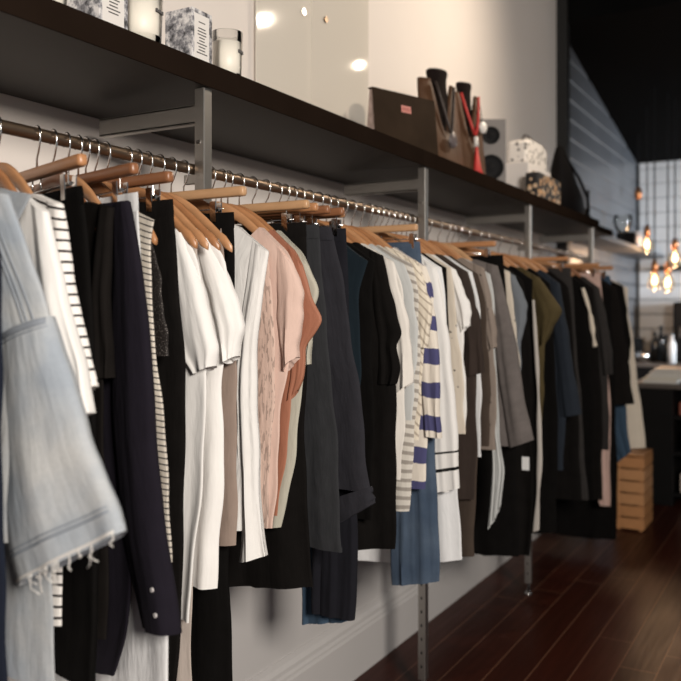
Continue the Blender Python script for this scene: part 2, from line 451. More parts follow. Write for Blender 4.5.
def legs_garment(name, cat, y, mat, label, short, front, hem_l=None, T=.013, fold=.004, seed=0, abk=None, wood='wood', hanger=True, one=False, split=.5, band=.035, waist_s=None, zt=-.064, half=.203, lean=0.0, gap=.012, bandmat=None, inner=None):
    """trousers clipped by the waist: waistband and two legs. front: photo trace of the front edge, waist down. abk: wall-side limit"""
    tw, y = twist(y)
    R = pxs(front, y); zt_ = R[0][1]
    wz = RZ + zt - .023 - .045
    R = [(a, min(z, wz + .012)) for a, z in R]; R[0] = (R[0][0], wz + .012)
    af = R[0][0]
    L = [((2 * AR - a) if abk is None else abk[min(i, len(abk) - 1)], z) for i, (a, z) in enumerate(R)]
    L = [(min(1.54, a), z) for a, z in L]
    if hem_l is not None: L[-1] = at(hem_l[0], hem_l[1], y) if abk is not None else (L[-1][0], at(hem_l[0], hem_l[1], y)[1])
    zl = min(L[-1][1], R[-1][1])
    root = tag(empty(name, (-AR, y, zl)), label, cat, 'clothes hanging on the rail')
    zb = wz + .012 - band
    def cut(P, z):
        P = np.array(P); return float(np.interp(-z, -P[:, 1], P[:, 0]))
    Rw = [R[0], (cut(R, zb), zb)]; Lw = [L[0], (cut(L, zb), zb)]
    Panel(Lw, Rw, y, T * .8, nu=16, nv=6, fold=.0006, seed=seed, top_t=.7, ramp=.2, wob=0).build('waistband', bandmat or mat, root)
    Rl = [Rw[1]] + [p for p in R[1:] if p[1] < zb - .02]; Ll = [Lw[1]] + [p for p in L[1:] if p[1] < zb - .02]
    if one:
        P = Panel(Ll, Rl, y, T, nu=26, nv=44, fold=fold, seed=seed, top_t=.7, ramp=.1); P.build('leg', mat, root)
    else:
        n = 14; A, B = resample(Ll, n, False), resample(Rl, n, False)
        Mx = A * (1 - split) + B * split
        g = np.linspace(.15, 1, n)[:, None] * np.array([[gap, 0]]) / 2
        P = Panel((Mx - g).tolist(), B.tolist(), y - .002, T, nu=22, nv=44, fold=fold, freq=1.3, seed=seed, top_t=.65, ramp=.1, flare=1.15); P.build('leg', mat, root)
        Panel(A.tolist(), (Mx + g).tolist(), y + .002, T, nu=18, nv=30, fold=fold, freq=1.3, seed=seed + 3, top_t=.65, ramp=.1).build('leg', mat, root)
    if hanger:
        cw = abs(L[0][0] - R[0][0])
        h = clip_hanger(y, 'wooden clip hanger gripping the ' + short, M[wood], (L[0][0] - cw * .14, R[0][0] + cw * .14), lean, half, zt)
    root.rotation_euler.z = -tw
    if hanger: h.rotation_euler.z = -tw
    TW[0] = 0.0
    KEEP[short] = (root, P, None)
    return root
# ------------------------------------------------------------------ palette
M = {}
def shell_materials():
    M['plaster'] = plain('plaster', (.78, .715, .665, 1), .75, noise=.03, scale=3, bump=.05)
    M['lower_paint'] = plain('lower_paint', (.55, .53, .52, 1), .38, noise=.03, scale=3)
    M['black_paint'] = plain('black_paint', (.006, .006, .006, 1), .5, noise=.1)
    M['ceil'] = plain('ceiling_paint', (.003, .003, .003, 1), .8, noise=.2, scale=2, spec=.05)
    M['shelf'] = plain('dark_laminate', (.045, .041, .038, 1), .55, noise=.15, scale=5, spec=.2); M['shelf_edge'] = plain('dark_edge_band', (.014, .009, .0065, 1), .6, noise=.25, scale=5, spec=.0)
    M['shelf_pale'] = plain('grey_laminate', (.10, .10, .105, 1), .45, noise=.1, scale=5)
    M['steel'] = plain('satin_steel', (.42, .40, .375, 1), .42, 1.0, noise=.06, scale=20)
    M['brass'] = plain('aged_bronze', (.26, .19, .135, 1), .44, 1.0, noise=.15, scale=30)
    M['chrome'] = plain('chrome', (.72, .70, .68, 1), .16, 1.0)
    M['slot'] = plain('slot_dark', (.01, .01, .01, 1), .7)
    for nm, col in (('wood_amber', (.36, .165, .072, 1)), ('wood_honey', (.47, .24, .115, 1)), ('wood', (.43, .205, .092, 1)), ('wood_pale', (.50, .295, .155, 1)), ('wood_dark', (.25, .105, .048, 1)), ('wood_deep', (.10, .045, .025, 1))):
        N = NT(nm); b = N.b; b.inputs['Roughness'].default_value = .36
        tc = N.n('ShaderNodeTexCoord'); mp = N.n('ShaderNodeMapping'); mp.inputs['Scale'].default_value = (9, 60, 60)
        N.l(tc.outputs['Object'], mp.inputs[0]); nz = N.n('ShaderNodeTexNoise', Scale=1.0, Detail=4.0); N.l(mp.outputs[0], nz.inputs['Vector'])
        N.l(N.mix(nz.outputs['Fac'], tuple(c * .72 for c in col[:3]) + (1,), tuple(c * 1.25 for c in col[:3]) + (1,)), b.inputs['Base Color']); M[nm] = N.m
    # floor planks running along y
    N = NT('floor_planks'); b = N.b
    tc = N.n('ShaderNodeTexCoord'); sp = N.n('ShaderNodeSeparateXYZ'); N.l(tc.outputs['Object'], sp.inputs[0])
    xp = N.math('DIVIDE', sp.outputs[0], .142); fx = N.math('FRACT', xp); ix = N.math('FLOOR', xp)
    wn = N.n('ShaderNodeTexWhiteNoise', noise_dimensions='1D'); N.l(ix, wn.inputs['W'])
    yy = N.math('DIVIDE', N.math('ADD', sp.outputs[1], N.math('MULTIPLY', wn.outputs['Value'], 9.0)), 2.1)
    iy = N.math('FLOOR', yy); fy = N.math('FRACT', yy)
    wn2 = N.n('ShaderNodeTexWhiteNoise', noise_dimensions='2D'); cx = N.n('ShaderNodeCombineXYZ'); N.l(ix, cx.inputs[0]); N.l(iy, cx.inputs[1]); N.l(cx.outputs[0], wn2.inputs['Vector'])
    mp = N.n('ShaderNodeMapping'); mp.inputs['Scale'].default_value = (40, 2.5, 1); N.l(tc.outputs['Object'], mp.inputs[0])
    gr = N.n('ShaderNodeTexNoise', Scale=1.0, Detail=6.0); N.l(mp.outputs[0], gr.inputs['Vector'])
    b.inputs['Specular IOR Level'].default_value = .1
    base = N.mix(wn2.outputs['Value'], (.036, .0088, .0050, 1), (.074, .0175, .0095, 1))
    base = N.mix(N.math('MULTIPLY', gr.outputs['Fac'], .8), base, (.014, .0045, .003, 1))
    seam = N.math('MAXIMUM', N.math('LESS_THAN', fx, .03), N.math('LESS_THAN', fy, .0025))
    N.l(N.mix(seam, base, (.16, .075, .045, 1)), b.inputs['Base Color'])  # pale joint colour paints in the sheen along the plank edges
    N.l(N.math('ADD', N.math('MULTIPLY', gr.outputs['Fac'], .22), .24), b.inputs['Roughness'])
    N.bump(N.math('SUBTRACT', N.math('MULTIPLY', gr.outputs['Fac'], .2), seam), .35, .002)
    M['floor'] = N.m
    M['boards'] = plain('painted_boards', (.105, .112, .124, 1), .32, noise=.25, scale=2.2)
    M['boards_back'] = plain('painted_boards_pale', (.50, .52, .54, 1), .42, noise=.2, scale=2.2)

def build_shell():
    S = lambda o: tag(o, kind='structure')
    MB_ = MB
    S(MB_().box(-2.0, 4.5, -2.0, 10.0, -.10, 0).build('floor', M['floor'], loc=(0, 0, 0)))
    S(MB_().box(-1.94, -1.74, -2.0, 6.31, 1.02, 4.05).build('wall_left', M['plaster']))
    S(MB_().box(-1.94, -1.585, -2.0, 6.31, 0, 1.02).build('wall_lower', M['lower_paint']))
    prof = [(-1.60, 0), (-1.556, 0), (-1.556, .165), (-1.562, .172), (-1.562, .182), (-1.568, .190), (-1.568, .205), (-1.577, .218), (-1.580, .236), (-1.60, .240)]
    S(MB_().prism(prof, 'y', -2.0, 6.30).build('baseboard_left', M['lower_paint']))
    S(MB_().box(-1.74, -1.66, 6.29, 6.37, 0, 4.0).build('trim_1', M['black_paint']))
    # board walls: real overlapping planks
    def plankwall(name, n0, z0, mat, side):
        m = MB(); pz = .153; z = 0; k = 0
        while z < 4.0:
            zt = z + pz - .007
            if side: m.prism([(-1.80, z), (-1.753, z), (-1.741, z + .016), (-1.741, zt), (-1.80, zt)], 'y', 6.37, 9.45)
            else: m.prism([(9.50, z), (9.422, z), (9.41, z + .014), (9.41, zt), (9.50, zt)], 'x', -1.74, 4.4)
            z += pz; k += 1
        return S(m.build(name, mat))
    plankwall('wall_boards', 0, 0, M['boards'], True)
    plankwall('wall_back', 0, 0, M['boards_back'], False)
    S(MB_().box(-1.9, -1.757, 6.3, 9.6, 0, 4.0).build('wall_behind', M['black_paint']))
    S(MB_().box(-1.9, 4.5, 9.44, 9.6, 0, 4.0).build('wall_rear', M['black_paint']))
    S(MB_().box(-1.741, -1.715, 9.385, 9.411, 0, 3.0).build('trim_2', M['black_paint']))
    m = MB_(); m.prism([(6.32, 3.56), (9.6, 2.94), (9.6, 3.2), (6.32, 4.05)], 'x', -1.9, 4.5)
    S(m.build('ceiling', M['ceil'])); S(MB_().box(-1.94, 4.5, -2.0, 6.34, 4.03, 4.15).build('ceiling_front', M['ceil']))

def build_rack():
    rk = tag(empty('clothes_rack', (-AR, 1.0, 0)), 'steel clothes rack along the wall, slotted posts holding a long bronze rail', 'clothes rack')
    MB().tube([(-AR, -.4, RZ), (-AR, 5.52, RZ)], .0125, 20).build('rail', M['brass'], rk, None, True)
    auto_smooth(bpy.data.objects['rail'])
    for y in (.33, 1.588, 2.856, 4.125, 5.42):
        m = MB().box(-1.295, -1.266, y - .015, y + .015, .055, 1.928, .002)
        p = m.build('post', M['steel'], rk)
        sl = MB()
        for k in range(31): sl.box(-1.2835, -1.2775, y - .0158, y - .0145, .10 + k * .05, .111 + k * .05)
        sl.build('slots', M['slot'], p)
        MB().lathe(-1.2805, y, [(.006, .058), (.006, .016), (.013, .014), (.017, .006), (.017, .0)], 16).build('foot', M['chrome'], p, None, True)
        MB().box(-1.605, -1.294, y - .014, y - .008, 1.846, 1.890, .001).box(-1.605, -1.294, y - .014, y + .014, 1.886, 1.890).box(-1.605, -1.294, y - .014, y + .010, 1.846, 1.850).build('bracket_arm', M['steel'], rk)
        MB().tube([(-1.281, y - .0145, 1.80), (-1.281, y - .0185, 1.80)], .006, 10).build('bolt', M['chrome'], p)
        MB().box(-1.335, -1.294, y - .006, y + .006, RZ - .035, RZ - .0128, .001).build('rail_support', M['steel'], rk)

def build_shelf():
    zt, zb = CH + .587, CH + .531
    lab = 'dark brown shelf board over the clothes, '
    def board(x1, y0, y1, zlo, mat, label, group=None):
        o = tag(MB().box(-1.738, x1 - .004, y0, y1, zlo, zt, .001).build('wall_shelf', mat), label, 'shelf', group)
        MB().box(x1 - .004, x1, y0, y1, zlo - .001, zt, .001).build('front_edge', M['shelf_edge'] if group else mat, o)
    board(-1.26, -.6, 2.812, zb, M['shelf'], lab + 'the near length with white candles on it', 'dark shelf boards')
    board(-1.26, 2.815, 5.56, zb, M['shelf'], lab + 'the far length carrying the speaker', 'dark shelf boards')
    board(-1.33, 5.565, 6.285, zb + .015, M['shelf'], 'short dark shelf length at the end of the white wall', 'dark shelf boards')
    board(-1.45, 6.38, 9.30, zt - .035, M['shelf_pale'], 'slim grey shelf on the painted board wall, holding the mug')

ZS = CH + .5872
def build_shelf_things():
    white = plain('candle_wax', (.80, .76, .69, 1), .45, noise=.02); white.node_tree.nodes['Principled BSDF'].inputs['Subsurface Weight'].default_value = .0
    ink = plain('printed_ink', (.09, .085, .085, 1), .8)
    card = plain('white_card', (.74, .71, .68, 1), .7, noise=.03)
    N = NT('floral_card'); b = N.b; b.inputs['Roughness'].default_value = .6
    tc = N.n('ShaderNodeTexCoord'); nz = N.n('ShaderNodeTexNoise', Scale=42.0, Detail=5.0, Roughness=.7); N.l(tc.outputs['Object'], nz.inputs['Vector'])
    rp = N.n('ShaderNodeValToRGB'); N.l(nz.outputs['Fac'], rp.inputs[0]); e = rp.color_ramp.elements
    e[0].position, e[0].color = .36, (.03, .03, .035, 1); e[1].position, e[1].color = .62, (.72, .70, .69, 1)
    x = e.new(.47); x.color = (.22, .22, .24, 1); x = e.new(.54); x.color = (.50, .49, .50, 1); N.l(rp.outputs[0], b.inputs['Base Color']); floral = N.m
    N = NT('clear_glass'); b = N.b; tr = N.n('ShaderNodeBsdfTransparent'); tr.inputs[0].default_value = (.97, .97, .96, 1); gl = N.n('ShaderNodeBsdfGlossy'); gl.inputs['Roughness'].default_value = .04
    fr = N.n('ShaderNodeFresnel', IOR=1.35); mx = N.n('ShaderNodeMixShader'); N.l(fr.outputs[0], mx.inputs[0]); N.l(tr.outputs[0], mx.inputs[1]); N.l(gl.outputs[0], mx.inputs[2]); N.l(mx.outputs[0], N.t.nodes['Material Output'].inputs[0]); glass = N.m
    def box_thing(a0, a1, y0, y1, h, label, lines):
        o = tag(MB().box(-a1, -a0, y0, y1, ZS, ZS + h, .0015).build('candle_box', floral), label, 'box', 'patterned candle boxes on the shelf')
        lb = MB().box(-a0, -a0 + .0012, y0 + .008, y1 - .014, ZS + .012, ZS + h - .012).build('paper_label', card, o)
        m = MB(); rg = random.Random(3)
        for k in range(lines):
            z = ZS + h - .032 - k * .0075; w = rg.uniform(.010, .020); yc = (y0 + y1) / 2 - .003
            if k == 1: continue
            m.box(-a0 + .001, -a0 + .0017, yc - w, yc + w, z, z + .0026)
        m.build('printed_text', ink, lb)
    box_thing(1.32, 1.405, 1.595, 1.672, .147, 'grey floral candle box with a white text label, between the two candle glasses', 11)
    box_thing(1.325, 1.42, 1.300, 1.385, .165, 'grey floral candle box left of the large candle glass, cropped by the top edge', 12)
    def candle(ac, yc, r, h, label):
        o = tag(MB().lathe(-ac, yc, [(0, ZS), (r * .84, ZS), (r * .88, ZS + .006), (r, ZS + h), (r - .0025, ZS + h), (r * .86, ZS + .012), (0, ZS + .012)], 32).build('candle_glass', glass, None, (-ac, yc, ZS), True), label, 'candle', 'white candles in glasses on the shelf')
        MB().lathe(-ac, yc, [(0, ZS + .013), (r * .855, ZS + .013), (r * .945, ZS + h * .80), (r * .4, ZS + h * .795), (0, ZS + h * .795)], 32).build('wax', white, o, None, True)
        MB().tube([(-ac, yc, ZS + h * .79), (-ac + .002, yc, ZS + h * .86)], .0012, 5).build('wick', ink, o)
        tx = MB(); 
        for k in range(5):
            q = -.05 + k * .13; 
            c_, s_ = math.cos(q), math.sin(q); rr = r * .962
            tx.box(-ac + rr * c_ - .001, -ac + rr * c_ + .002, yc + rr * s_ - .0025, yc + rr * s_ + .0025, ZS + h * .60, ZS + h * .60 + (.006 if k % 2 else .008))
        tx.build('printed_text', ink, o)
    candle(1.37, 1.475, .050, .160, 'largest white candle in a clear glass, between the two floral boxes')
    candle(1.36, 1.785, .041, .142, 'white candle in a clear glass right of the text label box')
    candle(1.37, 1.20, .043, .120, 'white candle in a clear glass at the top edge of the photo, farthest left')
    # clear acrylic sheet flush to the wall
    def acrylic(nm):
        N = NT(nm); b = N.b
        b.inputs['Base Color'].default_value = (.93, .88, .80, 1); b.inputs['Roughness'].default_value = .07; b.inputs['Specular IOR Level'].default_value = .5
        tr = N.n('ShaderNodeBsdfTransparent'); tr.inputs[0].default_value = (.99, .97, .94, 1)
        gl = N.n('ShaderNodeBsdfGlossy'); gl.inputs['Roughness'].default_value = .045
        df = N.n('ShaderNodeBsdfDiffuse'); df.inputs[0].default_value = (.95, .88, .78, 1)
        m1 = N.n('ShaderNodeMixShader'); m1.inputs[0].default_value = .72; N.l(tr.outputs[0], m1.inputs[1]); N.l(df.outputs[0], m1.inputs[2])
        fr = N.n('ShaderNodeFresnel', IOR=1.45); m2 = N.n('ShaderNodeMixShader'); N.l(fr.outputs[0], m2.inputs[0]); N.l(m1.outputs[0], m2.inputs[1]); N.l(gl.outputs[0], m2.inputs[2])
        N.l(m2.outputs[0], N.t.nodes['Material Output'].inputs[0]); return N.m
    ac = acrylic('clear_acrylic')
    y0, y1, y2 = y_of(257, 1.72), y_of(312, 1.72), y_of(369, 1.72)
    o = tag(MB().box(-1.728, -1.722, y0, y1 - .002, ZS, ZS + 1.25, .001).build('acrylic_sheet', ac), 'clear acrylic sheet leaning on the wall, right of the candles', 'acrylic sheet', 'clear sheets on the shelf')
    for z in (.55,): MB().tube([(-1.7215, y0 + .30, ZS + z), (-1.714, y0 + .30, ZS + z)], .014, 16).build('fixing_hole', M['chrome'], o)
    o = tag(MB().box(-1.728, -1.722, y1 + .002, y2, ZS, ZS + 1.25, .001).build('acrylic_sheet', ac), 'clear acrylic sheet leaning on the wall, beside the brown clutch bag', 'acrylic sheet', 'clear sheets on the shelf')
    MB().tube([(-1.7215, y1 + .10, ZS + .57), (-1.714, y1 + .10, ZS + .57)], .012, 16).build('fixing_hole', M['brass'], o)
    # brown leather clutch
    lea = plain('brown_leather', (.030, .019, .012, 1), .6, noise=.45, scale=9, bump=.15, spec=.02)
    lin_ = plain('printed_lining', (.36, .27, .24, 1), .7, noise=.6, scale=60)
    pink = plain('pink_label', (.62, .24, .20, 1), .6); stamp = plain('stamped_ink', (.40, .13, .11, 1), .6)
    o = empty('clutch_bag', (-1.40, 2.71, ZS)); tag(o, 'brown leather clutch bag with a small pink label, standing on the shelf', 'bag')
    W, H = .325, .225
    def turned(mb, name, mat, par):                  # built along +y in its own frame, the Empty turns it
        return mesh_obj_local(name, mb, mat, par)
    turned(MB().prism([(-.062, 0), (-.002, 0), (-.022, H - .006), (-.040, H - .006)], 'y', .005, W - .005), 'body', lin_, o)
    turned(MB().prism([(.001, 0), (.0045, 0), (-.0175, H), (-.042, H), (-.042, H - .004), (-.020, H - .004)], 'y', 0, W), 'flap', lea, o)
    zz = H * .74; xx = .0045 - .022 * zz / H
    pl = turned(MB().prism([(xx - .001, zz - .013), (xx + .0022, zz - .013), (xx - .0005, zz + .013), (xx - .0035, zz + .013)], 'y', .140, .190), 'leather_patch', pink, o)
    m = MB()
    for k in range(5): m.prism([(xx + .0015, zz - .006), (xx + .0026, zz - .006), (xx + .0010, zz + .007), (xx, zz + .007)], 'y', .146 + k * .0085, .1515 + k * .0085)
    turned(m, 'stamped_letters', stamp, pl)
    o.rotation_euler.z = -math.radians(19.5)
    # necklace stands: flat wooden fronts and dark necks
    bw = plain('stand_wood', (.085, .042, .022, 1), .5, noise=.4, scale=12, spec=.15); bd = plain('dark_velvet', (.012, .008, .007, 1), .8, spec=.05)
    def bust(loc, rot, w, h, label, mat):
        b = empty('necklace_stand', loc); tag(b, label, 'necklace stand', 'necklace stands on the shelf')
        n = 17; vs = []; fs = []
        outl = [(0, .46), (.10, .50), (.35, .50), (.55, .50), (.65, .50), (.75, .495), (.85, .49), (.93, .48), (1.0, .46)]
        front = lambda q, tz: .030 - .030 * q * q - .05 * tz
        for tz, hw in outl:
            for k in range(n):
                q = -1 + 2 * k / (n - 1)
                zz = tz * h - .55 * h * max(0, 1 - abs(q) / .62) * max(0, (tz - .40) / .60)
                vs.append((front(q, tz), q * hw * w, zz))
        m_ = len(outl)
        for i in range(m_ - 1):
            for k in range(n - 1): fs.append((i * n + k, i * n + k + 1, (i + 1) * n + k + 1, (i + 1) * n + k))
        cnt = len(vs); vs += [(x - .016, y_, z) for x, y_, z in vs]; fs += [tuple(i + cnt for i in f) for f in fs]
        for k in range(n - 1):
            fs += [(k, k + 1, cnt + k + 1, cnt + k), ((m_ - 1) * n + k, (m_ - 1) * n + k + 1, cnt + (m_ - 1) * n + k + 1, cnt + (m_ - 1) * n + k)]
        for i in range(m_ - 1):
            for k in (0, n - 1): fs.append((i * n + k, (i + 1) * n + k, cnt + (i + 1) * n + k, cnt + i * n + k))
        mesh_obj_local('chest_board', MB().add(vs, fs), mat, b, True)
        r = w * .21
        mesh_obj_local('neck', MB().lathe(-.055, 0, [(r * .9, 0), (r * 1.25, h * .45), (r * 1.15, h * .75), (r * .98, h * .95), (r * .95, h * 1.03), (r * 1.06, h * 1.08), (r * 1.08, h * 1.11), (r * 1.0, h * 1.125), (0, h * 1.125)], 24, sx=.60), bd, b, True)
        b.rotation_euler.z = rot
        return front
    R1, R2 = -math.radians(13), -math.radians(20)
    L1, L2 = (-1.408, 3.39, ZS), (-1.392, 3.652, ZS)
    W1, H1, W2, H2 = .27, .405, .20, .41
    fr1 = bust(L1, R1, W1, H1, 'larger wooden necklace stand with a dark neck, beside the clutch bag', bw)
    fr2 = bust(L2, R2, W2, H2, 'smaller wooden necklace stand, partly behind the larger one', bw)
    cordm = plain('dark_cord', (.02, .010, .008, 1), .6); stone = plain('pendant_stone', (.12, .10, .10, 1), .25, noise=.5, scale=40); red = plain('red_tassel', (.50, .030, .025, 1), .65, noise=.2, scale=60); wht = plain('white_bead', (.75, .72, .68, 1), .4)
    o = empty('pendant_necklace', L1); tag(o, 'dark cord necklace with a grey stone pendant on the larger stand', 'necklace')
    px_ = lambda f_, w, h, q, tz: (f_(q, tz) + .013, q * w * .5, tz * h)
    P1 = lambda q, tz: px_(fr1, W1, H1, q, tz)
    mesh_obj_local('cord_loop', MB().tube([P1(-.50, .96), P1(-.34, .78), P1(-.14, .56), P1(-.05, .46), P1(0, .44), P1(.05, .46), P1(.14, .56), P1(.34, .78), P1(.50, .96)], .006, 8), cordm, o, True)
    c = P1(0, .36)
    mesh_obj_local('pendant', MB().lathe(c[0] + .006, 0, [(0, c[2] - .036), (.016, c[2] - .030), (.026, c[2] - .012), (.026, c[2] + .010), (.014, c[2] + .026), (.005, c[2] + .034), (0, c[2] + .036)], 18, sx=.35), stone, o, True)
    o.rotation_euler.z = R1
    o = empty('tassel_necklace', L2); tag(o, 'red bead necklace with a long red tassel, hanging on the smaller stand', 'necklace')
    P2 = lambda q, tz: px_(fr2, W2, H2, q, tz)
    mesh_obj_local('bead_string', MB().tube([P2(-.60, .98), P2(-.42, .80), P2(-.20, .62), P2(-.04, .52), P2(.04, .52), P2(.20, .62), P2(.42, .80), P2(.60, .98)], .006, 8), red, o, True)
    c = P2(0, .5)
    mesh_obj_local('bead', MB().tube([(c[0], 0, c[2]), (c[0] + .003, 0, c[2] - .045)], .010, 10), wht, o, True)
    m = MB()
    for k in range(11):
        q = 2 * PI * k / 11; m.tube([(c[0] + .004, 0, c[2] - .04), (c[0] + .010 + .006 * math.cos(q), .013 * math.sin(q), .06), (c[0] + .020 + .010 * math.cos(q), .030 * math.sin(q) + .006, .003)], [.005, .0085, .010], 6)
    mesh_obj_local('tassel', m, red, o, True); o.rotation_euler.z = R2
    o = empty('shell_pendant', L2); tag(o, 'white shell pendant hanging at the edge of the smaller necklace stand', 'pendant')
    c = P2(.72, .64)
    mesh_obj_local('shell', MB().lathe(c[0] + .004, c[1], [(0, c[2] - .03), (.02, c[2] - .022), (.028, c[2]), (.02, c[2] + .02), (0, c[2] + .028)], 9, sx=.4), wht, o, True)
    mesh_obj_local('thread', MB().tube([(c[0], c[1], c[2] + .028), P2(.60, .985)], .002, 6), cordm, o, True); o.rotation_euler.z = R2
    # loudspeaker
    grey = plain('speaker_grey', (.20, .185, .178, 1), .55, noise=.05, spec=.2); cone = plain('speaker_cone', (.008, .008, .009, 1), .6, spec=.1); ring = plain('speaker_ring', (.06, .06, .065, 1), .3)
    ys = y_of(491, 1.44); wd, dp, hh = .148, .16, .37
    o = empty('loudspeaker', (-1.44, ys, ZS)); tag(o, 'grey box loudspeaker with two dark round drivers, beside the wooden stands', 'loudspeaker')
    cab = mesh_obj_local('cabinet', MB().box(-dp, 0, -wd / 2, wd / 2, 0, hh, .004), grey, o)
    def driver(nm, zc, r):
        vs = []; fs = []; seg = 28
        prof = [(r, .0), (r, .005), (r * .9, .006), (r * .84, .0025), (r * .42, .0012), (r * .30, .004), (0, .006)]
        for (rr, dx) in prof:
            for k in range(seg):
                q = 2 * PI * k / seg; vs.append((.0004 + dx, rr * math.cos(q), zc + rr * math.sin(q)))
        for i in range(len(prof) - 1):
            for k in range(seg): fs.append((i * seg + k, i * seg + (k + 1) % seg, (i + 1) * seg + (k + 1) % seg, (i + 1) * seg + k))
        mesh_obj_local(nm, MB().add(vs, fs), cone, o, True)
    driver('woofer', .130, .063); driver('tweeter', .288, .044)
    o.rotation_euler.z = -math.radians(62)
    # white box with a spotted bag on top, dark patterned pouch, dark bag, grey panel
    wb = plain('white_box', (.70, .66, .63, 1), .6)
    ya, yb = 4.377, 4.80
    tag(MB().box(-1.485, -1.36, ya, yb, ZS, ZS + .205, .003).build('storage_box', wb), 'plain white box on the shelf under the spotted bag', 'box')
    N = NT('spotted_cloth'); b = N.b; b.inputs['Roughness'].default_value = .8
    tc = N.n('ShaderNodeTexCoord'); vo = N.n('ShaderNodeTexVoronoi', Scale=32.0); N.l(tc.outputs['Object'], vo.inputs['Vector'])
    N.l(N.mix(N.math('LESS_THAN', vo.outputs['Distance'], .33), (.72, .68, .64, 1), (.05, .045, .045, 1)), b.inputs['Base Color']); spot = N.m
    z0 = ZS + .206
    o = empty('spotted_bag', (-1.50, (ya + yb) / 2, z0)); tag(o, 'white bag with black spots lying on the white box', 'bag')
    vs = []; m = MB()
    outl = [(ya + .01, z0), (yb - .01, z0), (yb - .015, z0 + .12), (yb - .10, z0 + .142), (ya + .10, z0 + .14), (ya + .025, z0 + .118)]
    m.prism(outl, 'x', -1.480, -1.375); bmo = m.build('body', spot, o)
    bv = bmo.modifiers.new('soft', 'BEVEL'); bv.width = .015; bv.segments = 3
    yc = (ya + yb) / 2
    MB().tube([(-1.43, yc - .09, z0 + .145), (-1.43, yc - .06, z0 + .172), (-1.43, yc, z0 + .18), (-1.43, yc + .07, z0 + .172), (-1.43, yc + .11, z0 + .145)], .005, 8).build('handle', cordm, o, None, True)
    N = NT('dark_floral'); b = N.b; b.inputs['Roughness'].default_value = .6
    tc = N.n('ShaderNodeTexCoord'); vo = N.n('ShaderNodeTexVoronoi', Scale=34.0); N.l(tc.outputs['Object'], vo.inputs['Vector'])
    hue = N.mix(vo.outputs['Color'], (.60, .30, .10, 1), (.65, .55, .42, 1))
    N.l(N.mix(N.math('LESS_THAN', vo.outputs['Distance'], .43), (.012, .010, .010, 1), hue), b.inputs['Base Color']); dfl = N.m
    yp0, yp1 = 4.27, 4.70
    o = empty('floral_pouch', (-1.30, (yp0 + yp1) / 2, ZS)); tag(o, 'small black pouch with an orange floral print in front of the white box', 'bag')
    m = MB().prism([(yp0, ZS), (yp1, ZS), (yp1 - .005, ZS + .125), (yp1 - .02, ZS + .135), (yp0 + .02, ZS + .135), (yp0 + .005, ZS + .125)], 'x', -1.345, -1.275); pb = m.build('body', dfl, o)
    bv = pb.modifiers.new('soft', 'BEVEL'); bv.width = .012; bv.segments = 3
    MB().tube([(-1.31, yp0 + .03, ZS + .139), (-1.31, yp1 - .03, ZS + .139)], .004, 8).build('zip', M['brass'], o, None, True)
    blk = plain('black_leather', (.007, .006, .006, 1), .6, noise=.3, scale=14, spec=.06)
    yh = 5.32
    o = empty('handbag', (-1.40, yh, ZS)); tag(o, 'slouchy black bag leaning at the end of the white wall', 'bag')
    vs = []; fs = []; seg = 20
    rows = [(0, .30, .10), (.04, .33, .12), (.10, .31, .12), (.17, .25, .10), (.24, .17, .075), (.30, .10, .05), (.34, .05, .03), (.35, .01, .01)]
    for i, (zz, hw, hd) in enumerate(rows):
        for k in range(seg):
            q = 2 * PI * k / seg; vs.append((-1.40 + hd * .8 * math.cos(q) * (1 + .1 * math.sin(3 * q + i)), yh - .55 * zz + hw * .62 * math.sin(q) * (1 + .08 * math.cos(4 * q + i)), ZS + zz * 1.2))
    for i in range(len(rows) - 1):
        for k in range(seg): fs.append((i * seg + k, i * seg + (k + 1) % seg, (i + 1) * seg + (k + 1) % seg, (i + 1) * seg + k))
    fs += [tuple(range(seg)), tuple((len(rows) - 1) * seg + k for k in range(seg))]
    mesh_obj('body', vs, fs, blk, o, (-1.5, yh, ZS), True)
    MB().tube([(-1.37, yh - .20, ZS + .36), (-1.32, yh - .05, ZS + .24), (-1.30, yh + .10, ZS + .13), (-1.31, yh + .16, ZS + .05)], .010, 8).build('strap', blk, o, None, True)
    y0 = 5.76
    o = tag(MB().box(-1.50, -1.46, y0, y0 + .36, ZS, ZS + .27, .004).build('picture_frame', plain('grey_panel', (.14, .135, .14, 1), .45)), 'grey upright panel frame behind the black bag strap', 'picture frame')
    MB().box(-1.461, -1.455, y0 + .31, y0 + .36, ZS, ZS + .275).build('frame_edge', blk, o)
    o = tag(MB().lathe(-1.405, 5.72, [(0, ZS), (.075, ZS), (.085, ZS + .03), (.07, ZS + .07), (.04, ZS + .10), (0, ZS + .105)], 20, sx=.6, sy=1.2).build('felt_hat', blk, None, None, True), 'small black hat lying on the front edge of the dark shelf', 'hat')
    # far shelf: mug and glass
    mugm = plain('mug_white', (.55, .50, .47, 1), .4)
    ym = y_of(633, 1.55)
    o = tag(MB().lathe(-1.53, ym, [(0, ZS), (.060, ZS), (.066, ZS + .01), (.066, ZS + .155), (.058, ZS + .155), (.056, ZS + .02), (0, ZS + .02)], 24).build('mug', mugm, None, None, True), 'pale mug standing on the slim grey shelf', 'mug')
    MB().tube([(-1.50, ym - .06, ZS + .12), (-1.49, ym - .10, ZS + .11), (-1.49, ym - .105, ZS + .06), (-1.50, ym - .06, ZS + .04)], .009, 8).build('handle', mugm, o, None, True)
    yg = y_of(617, 1.57)
